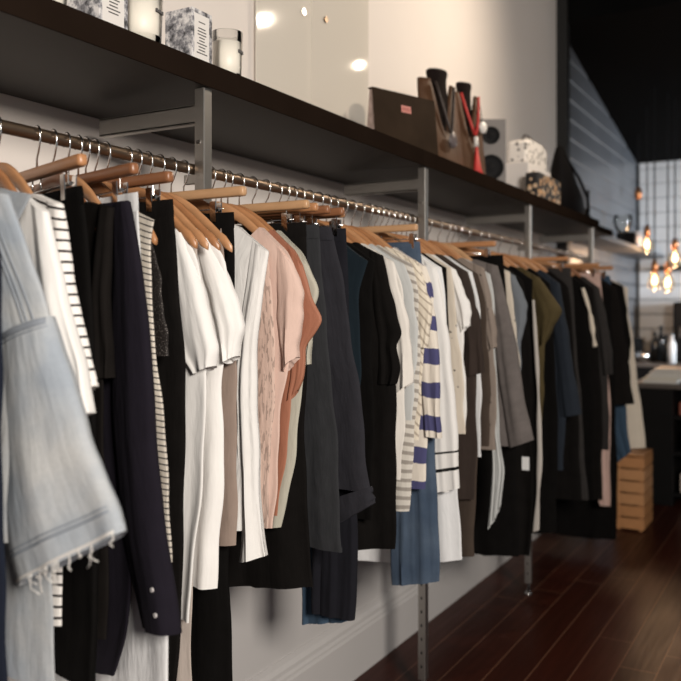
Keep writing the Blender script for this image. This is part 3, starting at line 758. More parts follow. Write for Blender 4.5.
    o = tag(MB().lathe(-1.56, yg + .2, [(0, ZS), (.07, ZS), (.07, ZS + .006), (.012, ZS + .015), (.010, ZS + .10), (.06, ZS + .14), (.085, ZS + .21), (.078, ZS + .27), (.075, ZS + .27), (.082, ZS + .21), (.056, ZS + .143), (0, ZS + .11)], 24).build('glass_goblet', glass, None, None, True), 'clear glass goblet beside the mug on the grey shelf', 'glass')
    dk = MB().box(-1.66, -1.50, yg + .40, yg + .48, ZS, ZS + .14, .01).build('black_tin', blk); tag(dk, 'dark tin between the goblet and the mug on the grey shelf', 'tin')
def build_back_room():
    blk = plain('counter_black', (.006, .0055, .0055, 1), .5, noise=.2, spec=.12); top = plain('counter_top', (.10, .085, .075, 1), .35, noise=.2)
    o = empty('service_counter', (-.6, 6.9, 0)); tag(o, 'black service counter behind the end of the rack, magazines on top', 'counter')
    MB().box(-1.215, -.955, 6.50, 7.15, 0, .845, .004).build('end_panel', blk, o)
    MB().box(-.955, .9, 7.11, 7.15, 0, .845).build('back_panel', blk, o)
    for z in (.06, .36, .62): MB().box(-.955, .9, 6.56, 7.11, z, z + .025).build('inner_shelf', blk, o)
    MB().box(-1.25, .95, 6.47, 7.20, .846, .882, .004).build('worktop', top, o)
    tan = plain('tan_carton', (.36, .19, .12, 1), .7, noise=.2); pale = plain('pale_carton', (.50, .42, .36, 1), .7, noise=.2); red = plain('rust_carton', (.28, .08, .05, 1), .6)
    tag(MB().box(-.90, -.55, 6.62, 6.95, .386, .53, .006).build('carton', tan), 'tan carton on the middle shelf inside the counter', 'box')
    tag(MB().box(-.93, -.62, 6.62, 6.92, .646, .74, .006).build('carton', red), 'rust red carton on the top shelf inside the counter', 'box')
    tag(MB().box(-.92, -.70, 6.60, 6.90, .086, .22, .006).build('carton', pale), 'pale carton on the lowest shelf inside the counter', 'box')
    pg = [plain('magazine_cover_%s' % n, c, .35, noise=.25, scale=9) for n, c in (('cream', (.62, .56, .36, 1)), ('grey', (.30, .28, .28, 1)), ('tan', (.42, .26, .16, 1)), ('white', (.62, .60, .58, 1)))]
    edge = plain('paper_edges', (.60, .57, .52, 1), .8)
    z = .8825
    for i, (th, c, x0, x1, y0, nm) in enumerate([(.030, 0, -1.16, -.93, 6.50, 'thick cream magazine lying lowest at the counter edge'), (.018, 3, -1.14, -.86, 6.52, 'white magazine on top of the cream one at the counter edge'), (.024, 1, -1.12, -.80, 6.54, 'grey magazine third up in the pile on the counter'), (.022, 2, -1.09, -.82, 6.55, 'tan magazine on top of the pile on the counter')]):
        o = tag(MB().box(x0, x1, y0, y0 + .30, z, z + th).build('magazine', edge), nm, 'magazine', 'magazines on the counter')
        MB().box(x0 - .002, x1 + .002, y0 - .002, y0 + .302, z + th, z + th + .0025).build('cover', pg[c], o); z += th + .003
    dkg = plain('dark_bottle_glass', (.012, .013, .014, 1), .12); steel = M['chrome']; wht = plain('white_enamel', (.66, .67, .68, 1), .3)
    # back counter against the painted wall
    o = empty('back_counter', (0, 9.05, 0)); tag(o, 'dark back counter along the pale board wall, bottles on it', 'counter')
    MB().box(-1.70, 4.0, 8.72, 9.38, 0, .86).build('body', blk, o); MB().box(-1.73, 4.05, 8.68, 9.40, .861, .90, .004).build('worktop', top, o)
    def bottle(px, y, h, r, mat, lab):
        a, _ = at(px, 300, y)
        ob = tag(MB().lathe(-a, y, [(0, .9005), (r, .9005), (r, .90 + h * .58), (r * .8, .90 + h * .68), (r * .34, .90 + h * .78), (r * .34, .90 + h * .96), (0, .90 + h * .96)], 16).build('bottle', mat, None, None, True), lab, 'bottle', 'bottles on the back counter')
        MB().lathe(-a, y, [(r * .42, .90 + h * .93), (r * .42, .90 + h), (0, .90 + h)], 12).build('bottle_cap', blk, ob)
    bottle(655, 8.95, .30, .045, dkg, 'dark bottle on the back counter, left of the white bottle')
    bottle(661, 9.05, .36, .045, dkg, 'taller dark bottle on the back counter between two shorter ones')
    bottle(666, 8.90, .28, .04, dkg, 'dark bottle on the back counter right beside the white bottle')
    bottle(672, 8.80, .30, .04, wht, 'white bottle standing on the back counter')
    a, _ = at(676, 300, 9.2)
    o = tag(MB().box(-a, -a + .55, 9.0, 9.33, .901, 1.50, .02).build('coffee_machine', blk), 'tall black coffee machine on the back counter at the right edge', 'coffee machine')
    MB().box(-a + .06, -a + .5, 8.985, 9.0, 1.15, 1.25).build('front_panel', steel, o)
    a, _ = at(628, 300, 8.95)
    o = empty('cash_register', (-a, 9.07, .901)); tag(o, 'low black cash register on the back counter behind the rack end', 'cash register')
    MB().box(-a - .14, -a + .14, 8.95, 9.20, .901, 1.0, .012).build('body', blk, o)
    m = MB().prism([(9.02, 1.001), (9.18, 1.001), (9.18, 1.11), (9.15, 1.13)], 'x', -a - .12, -a + .12); m.build('display', dkg, o)
    MB().box(-a - .10, -a + .06, 8.96, 9.01, 1.001, 1.03, .004).build('keypad', steel, o)
    for px, hh, lab in ((643, .10, 'small round steel bowl on the back counter by the dark bottle'), (615, .13, 'steel jug on the back counter left of the cash register')):
        a, _ = at(px, 300, 8.85); tag(MB().lathe(-a, 8.85, [(0, .901), (.05, .901), (.075, .90 + hh * .5), (.08, .90 + hh), (.074, .90 + hh), (.06, .93), (0, .92)], 20).build('metal_bowl', steel, None, None, True), lab, 'bowl')
    # slim dark shelf on the back wall
    a0, z0 = at(656, 269, 9.2)
    tag(MB().box(-a0, 3.5, 9.12, 9.408, z0 - .02, z0 + .03, .003).build('wall_shelf', M['black_paint']), 'slim black shelf on the pale back wall behind the hanging bulbs', 'shelf')
    # wooden slatted crate
    cw = plain('crate_wood', (.46, .215, .085, 1), .5, noise=.3, scale=14); cl = plain('crate_wood_pale', (.50, .25, .11, 1), .45, noise=.25, scale=14)
    o = empty('slatted_crate', (-1.09, 5.80, 0)); tag(o, 'orange brown slatted wooden crate on the floor at the rack end', 'crate')
    x0, x1, y0, y1 = -1.182, -1.0, 5.64, 5.95
    for k in range(6):
        z = .012 + k * .078; mt = cl if k in (2, 3, 4) else cw
        m = MB().box(x0, x1, y0, y0 + .012, z, z + .068, .002).box(x1 - .012, x1, y0 + .013, y1, z, z + .068, .002).box(x0, x0 + .012, y0 + .013, y1, z, z + .068, .002).box(x0 + .013, x1 - .013, y1 - .012, y1, z, z + .068, .002)
        m.build('slat_row', mt, o)
    for xx, yy in ((x0 + .013, y0 + .013), (x1 - .033, y0 + .013), (x0 + .013, y1 - .033), (x1 - .033, y1 - .033)): MB().box(xx, xx + .02, yy, yy + .02, 0, .475).build('corner_post', cw, o)
    MB().box(x0, x1, y0, y1, .478, .488, .002).build('lid', cw, o)
    # hanging bulbs
    fil = NT('lit_bulb'); fil.b.inputs['Emission Color'].default_value = (1, .66, .36, 1); fil.b.inputs['Emission Strength'].default_value = 11.0; fil.b.inputs['Base Color'].default_value = (1, .8, .5, 1)
    N = NT('amber_glass'); b = N.b; tr = N.n('ShaderNodeBsdfTransparent'); tr.inputs[0].default_value = (1, .90, .76, 1); gl = N.n('ShaderNodeBsdfGlossy'); gl.inputs['Roughness'].default_value = .05
    mx = N.n('ShaderNodeMixShader'); mx.inputs[0].default_value = .10; N.l(tr.outputs[0], mx.inputs[1]); N.l(gl.outputs[0], mx.inputs[2]); N.l(mx.outputs[0], N.t.nodes['Material Output'].inputs[0])
    amber = N.m; cop = plain('copper_socket', (.55, .24, .11, 1), .3, 1.0)
    spots = [(647, 244, 8.0, 'upper left of the four lit hanging bulbs over the counter'), (654.6, 280, 7.6, 'lower left of the four lit hanging bulbs over the counter'), (667.8, 282, 7.75, 'lower right of the four lit hanging bulbs, beside its twin'), (675, 257.5, 7.9, 'farthest right of the four lit hanging bulbs over the counter')]
    for px, py, y, lab in spots:
        a, z = at(px, py, y); zc = 3.56 - (y - 6.32) * .189
        o = empty('pendant_lamp', (-a, y, z)); tag(o, lab, 'lamp', 'hanging bulbs over the counter')
        MB().tube([(-a, y, z + .17), (-a, y, zc + .01)], .006, 6).build('cord', blk, o)
        MB().lathe(-a, y, [(.0, z + .07), (.026, z + .07), (.030, z + .12), (.022, z + .15), (.008, z + .18), (0, z + .18)], 16).build('socket', cop, o, None, True)
        MB().lathe(-a, y, [(0, z - .092), (.03, z - .082), (.055, z - .045), (.06, z - .01), (.045, z + .03), (.026, z + .07)], 20).build('bulb_glass', amber, o, None, True)
        MB().lathe(-a, y, [(0, z - .040), (.014, z - .032), (.020, z - .005), (.014, z + .025), (.004, z + .04), (0, z + .04)], 12).build('filament', fil.m, o, None, True)
    a, z = at(638.3, 194, 8.6); zc = 3.56 - (8.6 - 6.32) * .189
    o = empty('pendant_lamp', (-a, 8.6, z)); tag(o, 'unlit copper lamp holder hanging by the wall corner, above the other bulbs', 'lamp', 'hanging bulbs over the counter')
    MB().tube([(-a, 8.6, z + .05), (-a, 8.6, zc + .01)], .008, 6).build('cord', blk, o)
    MB().lathe(-a, 8.6, [(0, z - .06), (.03, z - .05), (.038, z), (.03, z + .05), (.008, z + .07), (0, z + .07)], 16).build('socket', cop, o, None, True)

def build_track():
    """ceiling spots over the shop floor: seen only as bright reflections in the clear sheets"""
    blk = plain('lamp_black', (.012, .012, .012, 1), .5)
    em = NT('lamp_lens'); em.b.inputs['Emission Color'].default_value = (1, .80, .58, 1); em.b.inputs['Emission Strength'].default_value = 26.0
    def ray(px, py):
        r, u = (px - 340.5) / F, (HY - py) / F
        dx, dy = r * cs - sn, cs + r * sn
        t = -1.722 / dx
        hit = Vector((-1.722, dy * t, CH + u * t)); d = Vector((-dx, dy, u))
        return hit, d
    zl = 3.25
    for (px, py, lab) in ((263, 20, 'nearer black ceiling spotlight shining on the clothes rack'), (359, 65, 'farther black ceiling spotlight shining on the clothes rack')):
        h, d = ray(px, py); k = (zl - h.z) / d.z; p = h + d * k
        o = empty('ceiling_spotlight', (p.x, p.y, zl)); tag(o, lab, 'spotlight', 'spotlights on the ceiling')
        MB().tube([(p.x, p.y, zl + .20), (p.x, p.y, 4.03 if p.y < 6.3 else 3.55)], .012, 8).build('stem', blk, o)
        dr = (h - p).normalized(); back = p - dr * .16
        MB().tube([back, p - dr * .012], [.045, .050], 20).build('housing', blk, o, None, True)
        MB().tube([p - dr * .010, p], [.034, .034], 20).build('lens', em.m, o)
        lb = bpy.data.lights.new('ceiling_spotlight_beam', 'SPOT'); lb.energy = SPOT_W * (1 if p.y < 5.3 else .45); lb.color = (1, .84, .66); lb.spot_size = math.radians(150 if p.y < 5.3 else 84); lb.spot_blend = 1.0; lb.shadow_soft_size = .02
        lo = bpy.data.objects.new('ceiling_spotlight_beam', lb); C.objects.link(lo); lo.location = p + dr * .03
        tgt = Vector((-1.74, 3.4, 2.7)) if p.y < 5.3 else Vector((-1.1, p.y - 1.6, 1.2)); lo.rotation_euler = (tgt - Vector(lo.location)).to_track_quat('-Z', 'Y').to_euler()

BLACK = (.0055, .005, .0048, 1)
def cloth_materials():
    f = fabric
    M['denim_light'] = f('denim_light', (.33, .37, .42, 1), .92, .10, wash=(.53, .535, .53, 1), weave=900, wrinkle=.45)
    M['denim_seam'] = f('denim_seam', (.24, .265, .30, 1), .92, .3, weave=300, wrinkle=.3)
    M['denim_thread'] = f('denim_thread', (.62, .60, .57, 1), .95, .1)
    M['white'] = f('white_jersey', (.80, .785, .765, 1), .9, .03, wrinkle=.3)
    M['white_cool'] = f('white_cotton', (.74, .745, .755, 1), .9, .04, wrinkle=.5)
    M['white_warm'] = f('white_linen', (.72, .68, .63, 1), .92, .06, wrinkle=.5)
    M['breton'] = f('breton_stripe', (.80, .77, .74, 1), .9, .03, stripe=('v', .0180, .24, (.022, .018, .019, 1)), wrinkle=.25)
    M['black'] = f('black_cloth', BLACK, .95, .3, wrinkle=.3, spec=.04)
    M['black2'] = f('black_wool', (.0075, .0066, .0062, 1), .95, .3, wrinkle=.4, spec=.04)
    M['brownblack'] = f('brown_black_twill', (.010, .0085, .0078, 1), .95, .25, wrinkle=.3, spec=.04)
    M['navy'] = f('navy_wool', (.0105, .0085, .0140, 1), .93, .22, wrinkle=.3, spec=.15)
    M['navy2'] = f('deep_navy', (.009, .012, .022, 1), .93, .22, wrinkle=.3, spec=.15)
    M['pinstripe'] = f('cream_fine_stripe', (.62, .57, .50, 1), .9, .06, stripe=('v', .0112, .24, (.06, .055, .055, 1)), wrinkle=.45)
    M['glitter'] = f('black_lurex', (.016, .013, .012, 1), .6, .3, glitter=1, weave=420, wrinkle=.3)
    M['taupe'] = f('taupe_knit', (.28, .215, .18, 1), .95, .1, wrinkle=.4)
    M['greige'] = f('greige_knit', (.46, .40, .36, 1), .95, .08, wrinkle=.4)
    M['sheer'] = f('ivory_gauze', (.78, .765, .745, 1), .9, .05, wrinkle=.6)
    M['blush'] = f('blush_crepe', (.66, .48, .41, 1), .88, .05, wrinkle=.35)
    M['lace'] = f('blush_lace', (.62, .46, .39, 1), .92, .08, lace=True, wrinkle=.6)
    M['rust'] = f('rust_satin', (.36, .150, .092, 1), .6, .12, wrinkle=.4, spec=.25)
    M['sage'] = f('sage_linen', (.45, .43, .36, 1), .92, .08, wrinkle=.5)
    M['charcoal_denim'] = f('charcoal_denim', (.027, .028, .031, 1), .92, .25, weave=700, wrinkle=.4)
    M['dark_denim'] = f('dark_denim', (.022, .0215, .027, 1), .92, .25, weave=700, wrinkle=.45)
    M['indigo'] = f('indigo_denim', (.0085, .0085, .0125, 1), .92, .25, weave=700, wrinkle=.35)
    M['blue_denim'] = f('blue_denim', (.040, .070, .110, 1), .92, .2, weave=700, wrinkle=.4)
    M['mid_denim'] = f('mid_denim', (.052, .078, .122, 1), .92, .2, weave=700, wrinkle=.4, wash=(.085, .118, .168, 1))
    M['teal'] = f('dark_teal', (.007, .0135, .0195, 1), .92, .2, wrinkle=.3)
    M['paleblue'] = f('pale_blue_grey', (.50, .51, .505, 1), .92, .06, wrinkle=.45)
    M['linen_stripe'] = f('linen_grey_stripe', (.62, .585, .53, 1), .92, .06, stripe=('v', .026, .42, (.32, .29, .26, 1)), wrinkle=.4)
    M['cream_stripe'] = f('cream_slant_stripe', (.74, .67, .56, 1), .92, .05, stripe=('v', .030, .25, (.42, .36, .29, 1), .9), wrinkle=.4)
    M['blue_stripe'] = f('blue_block_stripe', (.74, .68, .60, 1), .92, .05, stripe=('v', .100, .46, (.070, .070, .165, 1)), wrinkle=.35)
    M['cream'] = f('cream_cotton', (.66, .58, .48, 1), .92, .06, wrinkle=.4)
    M['cream_dots'] = f('cream_dotted', (.62, .55, .46, 1), .92, .06, dots=(.026, .13, (.05, .045, .045, 1)), wrinkle=.4)
    M['white_bands'] = f('white_banded', (.78, .765, .745, 1), .9, .03, hemline=[(.058, .068, (.01, .01, .01, 1)), (.112, .118, (.01, .01, .01, 1))], wrinkle=.25)
    M['darkbrown'] = f('dark_brown_jersey', (.034, .024, .020, 1), .93, .2, wrinkle=.35)
    M['brown'] = f('brown_twill', (.055, .040, .031, 1), .93, .2, wrinkle=.35)
    M['taupe_dots'] = f('taupe_dotted', (.24, .195, .165, 1), .92, .1, dots=(.030, .13, (.02, .018, .018, 1)), wrinkle=.4)
    M['grey_wool'] = f('grey_marl_wool', (.135, .118, .112, 1), .97, .35, weave=260, wrinkle=.35)
    M['bluegrey'] = f('blue_grey_cotton', (.15, .165, .185, 1), .92, .1, wrinkle=.35)
    M['olive'] = f('olive_canvas', (.070, .052, .022, 1), .9, .25, wrinkle=.8)
    M['slate'] = f('slate_blue_wool', (.017, .022, .031, 1), .93, .2, wrinkle=.3)
    M['charcoal'] = f('charcoal_wool', (.028, .025, .024, 1), .95, .25, wrinkle=.3)
    M['pinkpale'] = f('pale_pink_crepe', (.52, .36, .31, 1), .9, .06, wrinkle=.4)
    M['tagwhite'] = plain('paper_tag', (.70, .70, .70, 1), .7)
    M['button'] = plain('pale_button', (.55, .52, .52, 1), .3)
    M['palelining'] = plain('pale_lining', (.50, .46, .42, 1), .8)

def tag_on(P, u, v, w, h, name, mat, parent, side=-1):
    p = Vector(P.surf(u, v, side, .002))
    return MB().box(p.x - w / 2, p.x + w / 2, p.y - .001, p.y + .001, p.z - h / 2, p.z + h / 2).build(name, mat, parent)

def build_clothes():
    T, L = top_garment, legs_garment
    # --- left edge, nearest the camera
    T('long_shirt', 'shirt', .80, M['navy2'], 'dark navy shirt cut by the left photo edge, nearest the camera', 'dark navy shirt at the left edge',
      [(-60, 170), (-10, 225)], [(2, 250), (0, 320), (0, 440), (2, 560), (6, 690)], T=.016, seed=1, hanger=False)
    o = T('denim_jacket', 'jacket', .866, M['denim_light'], 'faded light blue denim jacket with a wide raw frayed sleeve, far left', 'faded denim jacket',
      [(-40, 165), (-4, 196)], [(18, 222), (34, 268), (53, 322), (58, 350), (60, 430), (50, 520), (40, 545)], ([(6, 335), (3, 420), (6, 510), (18, 586)], [(51, 316), (78, 400), (103, 470), (127, 531)]),
      T=.020, sT=.026, seed=2, fold=.004, sfold=.005, stop=.85, sramp=.2, grow=False)
    o, P, sp = KEEP['faded denim jacket']
    for uu in (.915, .93, .955): P.strip([(uu - .03 + .05 * t, .12 + .42 * t) for t in np.linspace(0, 1, 14)], .0022, 'stitching', M['denim_seam'], o)
    sp.strip([(u, .018) for u in np.linspace(.04, .97, 14)], .010, 'armhole_seam', M['denim_seam'], o)
    sp.strip([(u, .045) for u in np.linspace(.04, .97, 14)], .002, 'stitching', M['denim_seam'], o)
    sp.strip([(u, .872) for u in np.linspace(.03, .97, 18)], .0026, 'stitching', M['denim_seam'], o)
    sp.strip([(u, .893) for u in np.linspace(.03, .97, 18)], .0045, 'hem_seam', M['denim_seam'], o)
    sp.strip([(u, .985) for u in np.linspace(.03, .97, 18)], .004, 'raw_edge', M['denim_thread'], o)
    rg = random.Random(11)
    for k in range(17):
        u = rg.choice([rg.uniform(.25, .55), rg.uniform(.5, .98), rg.uniform(.05, .98)]); p = Vector(sp.surf(u, .99, -1, 0)); n = rg.uniform(.008, .036)
        pts = [p, p + Vector((rg.uniform(-.004, .006), -.002, -n * .4)), p + Vector((rg.uniform(-.006, .012), -.003, -n * .8)), p + Vector((rg.uniform(-.008, .022), -.002, -n))]
        MB().tube(pts, rg.uniform(.0006, .0012), 5).build('loose_thread', M['denim_thread'], o, None, True)
    T('dress', 'dress', .912, M['denim_light'], 'faded light denim dress hanging below the denim jacket sleeve at far left', 'faded denim dress',
      [(-40, 165), (-8, 200)], [(8, 240), (20, 300), (40, 400), (47, 500), (49, 600), (51, 690)], T=.009, fold=.0035, seed=3)
    T('t_shirt', 'shirt', .948, M['white'], 'white top with a short sleeve, just behind the denim jacket sleeve', 'white top behind the denim sleeve',
      [(-5, 165), (28, 214)], [(45, 250), (54, 300), (56, 380), (56, 470), (55, 520), (52, 560)], ([(36, 262), (50, 330), (60, 380), (72, 420)], [(46, 248), (66, 312), (82, 370), (90, 413)]), T=.011, sT=.015, seed=4)
    T('sailor_shirt', 'shirt', .980, M['breton'], 'white top with bold black stripes, between white top and black trousers', 'black striped white top',
      [(10, 160), (36, 208)], [(56, 236), (62, 262), (66, 330), (66, 450), (62, 560), (61, 626)], ([(50, 262), (60, 320), (70, 360), (80, 392)], [(60, 244), (75, 300), (86, 350), (93, 386)]), T=.011, sT=.015, seed=5, fold=.004, hem_l=(30, 632))
    L('trousers', 'trousers', 1.055, M['black'], 'black trousers on the first wooden bar, between striped top and brown black jacket', 'nearest black trousers',
      [(82, 196), (90, 250), (95, 400), (95, 560), (94, 690)], T=.014, seed=6)
    T('jacket', 'jacket', 1.098, M['brownblack'], 'brown black jacket with a straight sleeve, before the navy blazer', 'brown black jacket',
      [(50, 170), (84, 212)], [(96, 235), (102, 300), (104, 400), (108, 520), (106, 640)], ([(86, 250), (92, 300), (96, 340), (97, 378)], [(97, 232), (107, 280), (109, 330), (109, 378)]), T=.011, sT=.014, seed=7, wood='wood_dark')
    o = T('blazer', 'blazer', 1.136, M['navy'], 'dark navy blazer with a long sleeve and small cuff buttons', 'dark navy blazer',
      [(70, 165), (104, 205)], [(128, 232), (134, 300), (134, 420), (132, 560), (128, 640), (114, 676)], ([(110, 262), (113, 340), (115, 430), (124, 530), (136, 590), (143, 626)], [(127, 230), (141, 266), (149, 350), (153, 430), (160, 530), (177, 635)]),
      T=.012, sT=.019, seed=8, fold=.004, hem_l=(90, 690), wood='wood')
    o, P, sp = KEEP['dark navy blazer']
    for v in (.955, .90): p = Vector(sp.surf(.80, v, -1, .001)); MB().tube([p, p + Vector((0, -.003, 0))], .004, 12).build('cuff_button', M['button'], o)
    L('trousers', 'trousers', 1.171, M['white_cool'], 'white trousers on a wooden bar, hem showing under the blazer cuff', 'white trousers',
      [(138, 206), (142, 260), (152, 400), (163, 560), (168, 630), (172, 760)], T=.009, fold=.0025, seed=9, wood='wood_dark', half=.216)
    T('striped_shirt', 'shirt', 1.197, M['pinstripe'], 'cream shirt with fine dark stripes, long body beside the sequin top', 'fine striped cream shirt',
      [(115, 180), (140, 222)], [(149, 246), (153, 320), (161, 400), (168, 480), (171, 562)], T=.012, seed=10, fold=.0035, hem_l=(150, 570))
    T('sequin_top', 'shirt', 1.232, M['glitter'], 'black glittering top with a short body, left of tall black trousers', 'black glitter top',
      [(120, 190), (150, 232)], [(156, 256), (162, 285), (166, 320), (168, 356)], T=.012, seed=12, fold=.004, drop=.03)
    L('trousers', 'trousers', 1.275, M['black2'], 'tall black trousers clipped beside the first white tee, straight front edge', 'black trousers beside the first white tee',
      [(173, 203), (179, 280), (185, 360), (184, 500), (179, 600), (175, 690)], T=.014, seed=13, wood='wood_dark')
    T('t_shirt', 'shirt', 1.350, M['white'], 'first white tee from the left with a loose sleeve, long body', 'first long white tee',
      [(165, 205), (184, 232)], [(198, 258), (205, 310), (207, 390), (204, 480), (197, 560), (193, 622)], ([(180, 300), (180, 325), (183, 345), (187, 358), (196, 374)], [(198, 256), (207, 300), (213, 332), (217, 350), (216, 366)]), T=.013, sT=.022, seed=15, fold=.007, hem_l=(170, 622), drop=.028)
    T('knit_dress', 'dress', 1.386, M['greige'], 'long greige knit dress showing below the hem of the first white tee', 'greige knit dress',
      [(172, 210), (197, 228)], [(197, 290), (195, 380), (192, 480), (191, 600), (192, 690)], T=.006, fold=.002, seed=14, neckw=.165, scoop=.2, drop=.024)
    T('t_shirt', 'shirt', 1.425, M['white'], 'second white tee with a wide short sleeve, right of the first tee', 'second white tee',
      [(190, 220), (210, 238)], [(226, 256), (229, 320), (223, 390), (223, 480), (220, 560), (218, 588)], ([(216, 300), (218, 330), (221, 348), (226, 364)], [(226, 256), (236, 295), (242, 327), (238, 356)]), T=.013, sT=.020, seed=16, fold=.007, hem_l=(196, 584), drop=.03)
    T('tank_top', 'shirt', 1.468, M['taupe'], 'shadowed taupe tank top between second white tee and white blouse', 'taupe tank top',
      [(205, 222), (221, 228)], [(229, 300), (236, 370), (238, 460), (236, 545)], T=.009, seed=17, neckw=.165, scoop=.2, drop=.024, hem_l=(205, 552))
    L('trousers', 'trousers', 1.508, M['black'], 'long black trousers reaching below the second white tee', 'long black trousers',
      [(234, 214), (236, 300), (236, 450), (229, 560), (230, 620), (233, 690)], T=.014, seed=18, wood='wood_pale', half=.21)
    T('blouse', 'blouse', 1.552, M['sheer'], 'ivory gauze blouse with a long sleeve gathered at the hem', 'ivory gauze blouse',
      [(226, 232), (247, 252)], [(252, 272), (254, 350), (252, 450), (248, 530)], ([(240, 290), (236, 380), (240, 470), (242, 535), (239, 562)], [(250, 268), (257, 330), (256, 420), (259, 500), (266, 556)]), T=.010, sT=.017, seed=19, fold=.006, sfold=.007)
    o = T('blouse', 'blouse', 1.652, M['blush'], 'blush pink blouse with a lace front and cap sleeve', 'blush lace blouse',
      [(258, 238), (284, 264)], [(300, 290), (290, 350), (282, 400), (276, 460), (272, 529)], ([(282, 300), (279, 330), (281, 352), (285, 372)], [(296, 276), (304, 292), (301, 322), (297, 357)]), T=.013, sT=.020, seed=20, fold=.006, hem_l=(240, 528))
    o, P, sp = KEEP['blush lace blouse']
    lp = Panel([at(243, 236, 1.63), at(242, 330, 1.63), at(243, 430, 1.63), at(246, 528, 1.63)], [at(268, 258, 1.63), at(276, 330, 1.63), at(273, 430, 1.63), at(267, 528, 1.63)], 1.629, .004, nu=12, nv=30, fold=.002, seed=4); lp.build('lace_panel', M['lace'], o)
    T('satin_top', 'shirt', 1.695, M['rust'], 'rust satin top with a pointed sleeve behind the blush blouse', 'rust satin top',
      [(276, 245), (296, 272)], [(308, 300), (302, 350), (292, 400), (286, 460), (280, 515)], ([(294, 330), (292, 350), (292, 372), (288, 402)], [(308, 290), (316, 308), (323, 320), (306, 348), (304, 376), (298, 390)]), T=.008, sT=.010, sfold=.0012, seed=21, back=False)
    T('linen_top', 'shirt', 1.722, M['sage'], 'pale sage linen top with a short sleeve behind the rust top', 'pale sage top',
      [(284, 246), (305, 272)], [(317, 292), (308, 350), (301, 410), (293, 470), (283, 527)], ([(303, 310), (301, 335), (302, 350), (302, 366)], [(314, 284), (320, 293), (314, 312), (311, 364)]), T=.011, sT=.013, seed=22, hem_l=(262, 528))
    L('trousers', 'trousers', 1.770, M['black2'], 'wide black cropped trousers with a straight hem, right of pale sage top', 'wide black cropped trousers',
      [(306, 228), (308, 290), (307, 360), (303, 450), (307, 530), (313, 588)], T=.018, fold=.007, seed=23, one=True, hem_l=(250, 597), wood='wood_pale', half=.21)
    L('trousers', 'trousers', 1.828, M['charcoal_denim'], 'charcoal denim trousers with a stitched hem, front edge before the cuffed denim', 'charcoal denim trousers',
      [(319, 226), (322, 280), (330, 360), (338, 460), (344, 552)], T=.015, seed=24, wood='wood', one=True, fold=.006, half=.20)
    o = L('trousers', 'trousers', 1.888, M['dark_denim'], 'dark denim trousers with a turned cuff, beside the charcoal denim', 'cuffed dark denim trousers',
      [(331, 232), (342, 275), (352, 340), (362, 410), (368, 462), (371, 492)], T=.018, seed=25, wood='wood_dark', one=True, fold=.006, half=.20)
    o, P, _ = KEEP['cuffed dark denim trousers']
    cl_, cr_ = [at(334, 498, 1.888), at(338, 524, 1.888)], [at(372, 486, 1.888), at(375, 503, 1.888)]
    Panel(cl_, cr_, 1.887, .0185, nu=14, nv=8, fold=.001, seed=2, top_t=.9).build('cuff', M['dark_denim'], o)
    L('jeans', 'jeans', 1.945, M['indigo'], 'dark indigo jeans whose folded leg hangs below the charcoal denim', 'dark indigo jeans',
      [(346, 238), (351, 350), (357, 450), (357, 560), (354, 620)], abk=[1.30, 1.24, 1.20, 1.195, 1.19], hem_l=(312, 612), one=True, T=.015, seed=26, wood='wood_dark', half=.21)
    L('jeans', 'jeans', 1.982, M['blue_denim'], 'blue jeans just showing behind the dark indigo jeans', 'blue jeans behind the indigo pair',
      [(345, 236), (347, 350), (349, 450), (350, 560), (348, 621)], abk=[1.36, 1.30, 1.27, 1.26, 1.25], hem_l=(303, 624), one=True, T=.012, seed=27, wood='wood', half=.19)
    T('tank_top', 'shirt', 2.02, M['teal'], 'dark teal sleeveless top left of the black tops', 'dark teal top',
      [(326, 240), (346, 262)], [(359, 288), (360, 350), (358, 430), (354, 500)], T=.012, seed=28)
    T('t_shirt', 'shirt', 2.062, M['black'], 'plain black top between the teal top and the ragged black top', 'plain black top',
      [(340, 240), (360, 262)], [(371, 290), (373, 350), (374, 430), (373, 520)], T=.012, seed=29)
    T('dress', 'dress', 2.11, M['black2'], 'long black dress with a ragged sleeve edge, left of the pale shirts', 'ragged long black dress',
      [(356, 244), (376, 256)], [(388, 274), (393, 340), (396, 420), (395, 500), (396, 549)], ([(374, 300), (376, 330), (378, 350), (380, 384)], [(386, 270), (394, 302), (398, 322), (403, 336), (396, 346), (401, 368), (396, 384)]), T=.014, sT=.015, seed=30, hem_l=(352, 556), fold=.008)
    T('shirt', 'shirt', 2.165, M['white_warm'], 'off white shirt with a folded sleeve right of the black dress', 'off white shirt',
      [(374, 246), (394, 262)], [(403, 286), (405, 340), (404, 420), (401, 480)], ([(394, 300), (394, 345), (394, 375), (394, 396)], [(402, 284), (408, 320), (412, 350), (413, 382)]), T=.011, sT=.014, seed=31, bw=.5, hem_l=(388, 470))
    T('shirt', 'shirt', 2.21, M['paleblue'], 'pale blue grey shirt between off white shirt and striped linen', 'pale blue grey shirt',
      [(384, 248), (404, 264)], [(413, 286), (417, 320), (417, 360), (412, 420)], T=.011, seed=32)
    T('shirt', 'shirt', 2.255, M['linen_stripe'], 'grey striped linen shirt with a long tail above the jeans', 'grey striped linen shirt',
      [(390, 248), (412, 264)], [(419, 290), (420, 340), (418, 400), (414, 450), (409, 511)], T=.011, seed=33, hem_l=(388, 512))
    T('t_shirt', 'shirt', 2.315, M['cream_stripe'], 'cream tee with slanting stripes on its short sleeve', 'cream slant striped tee',
      [(398, 250), (418, 262)], [(427, 282), (426, 340), (421, 400), (419, 440)], ([(413, 296), (412, 318), (412, 332), (411, 345)], [(426, 278), (432, 305), (431, 330), (428, 348)]), T=.011, sT=.016, seed=34)
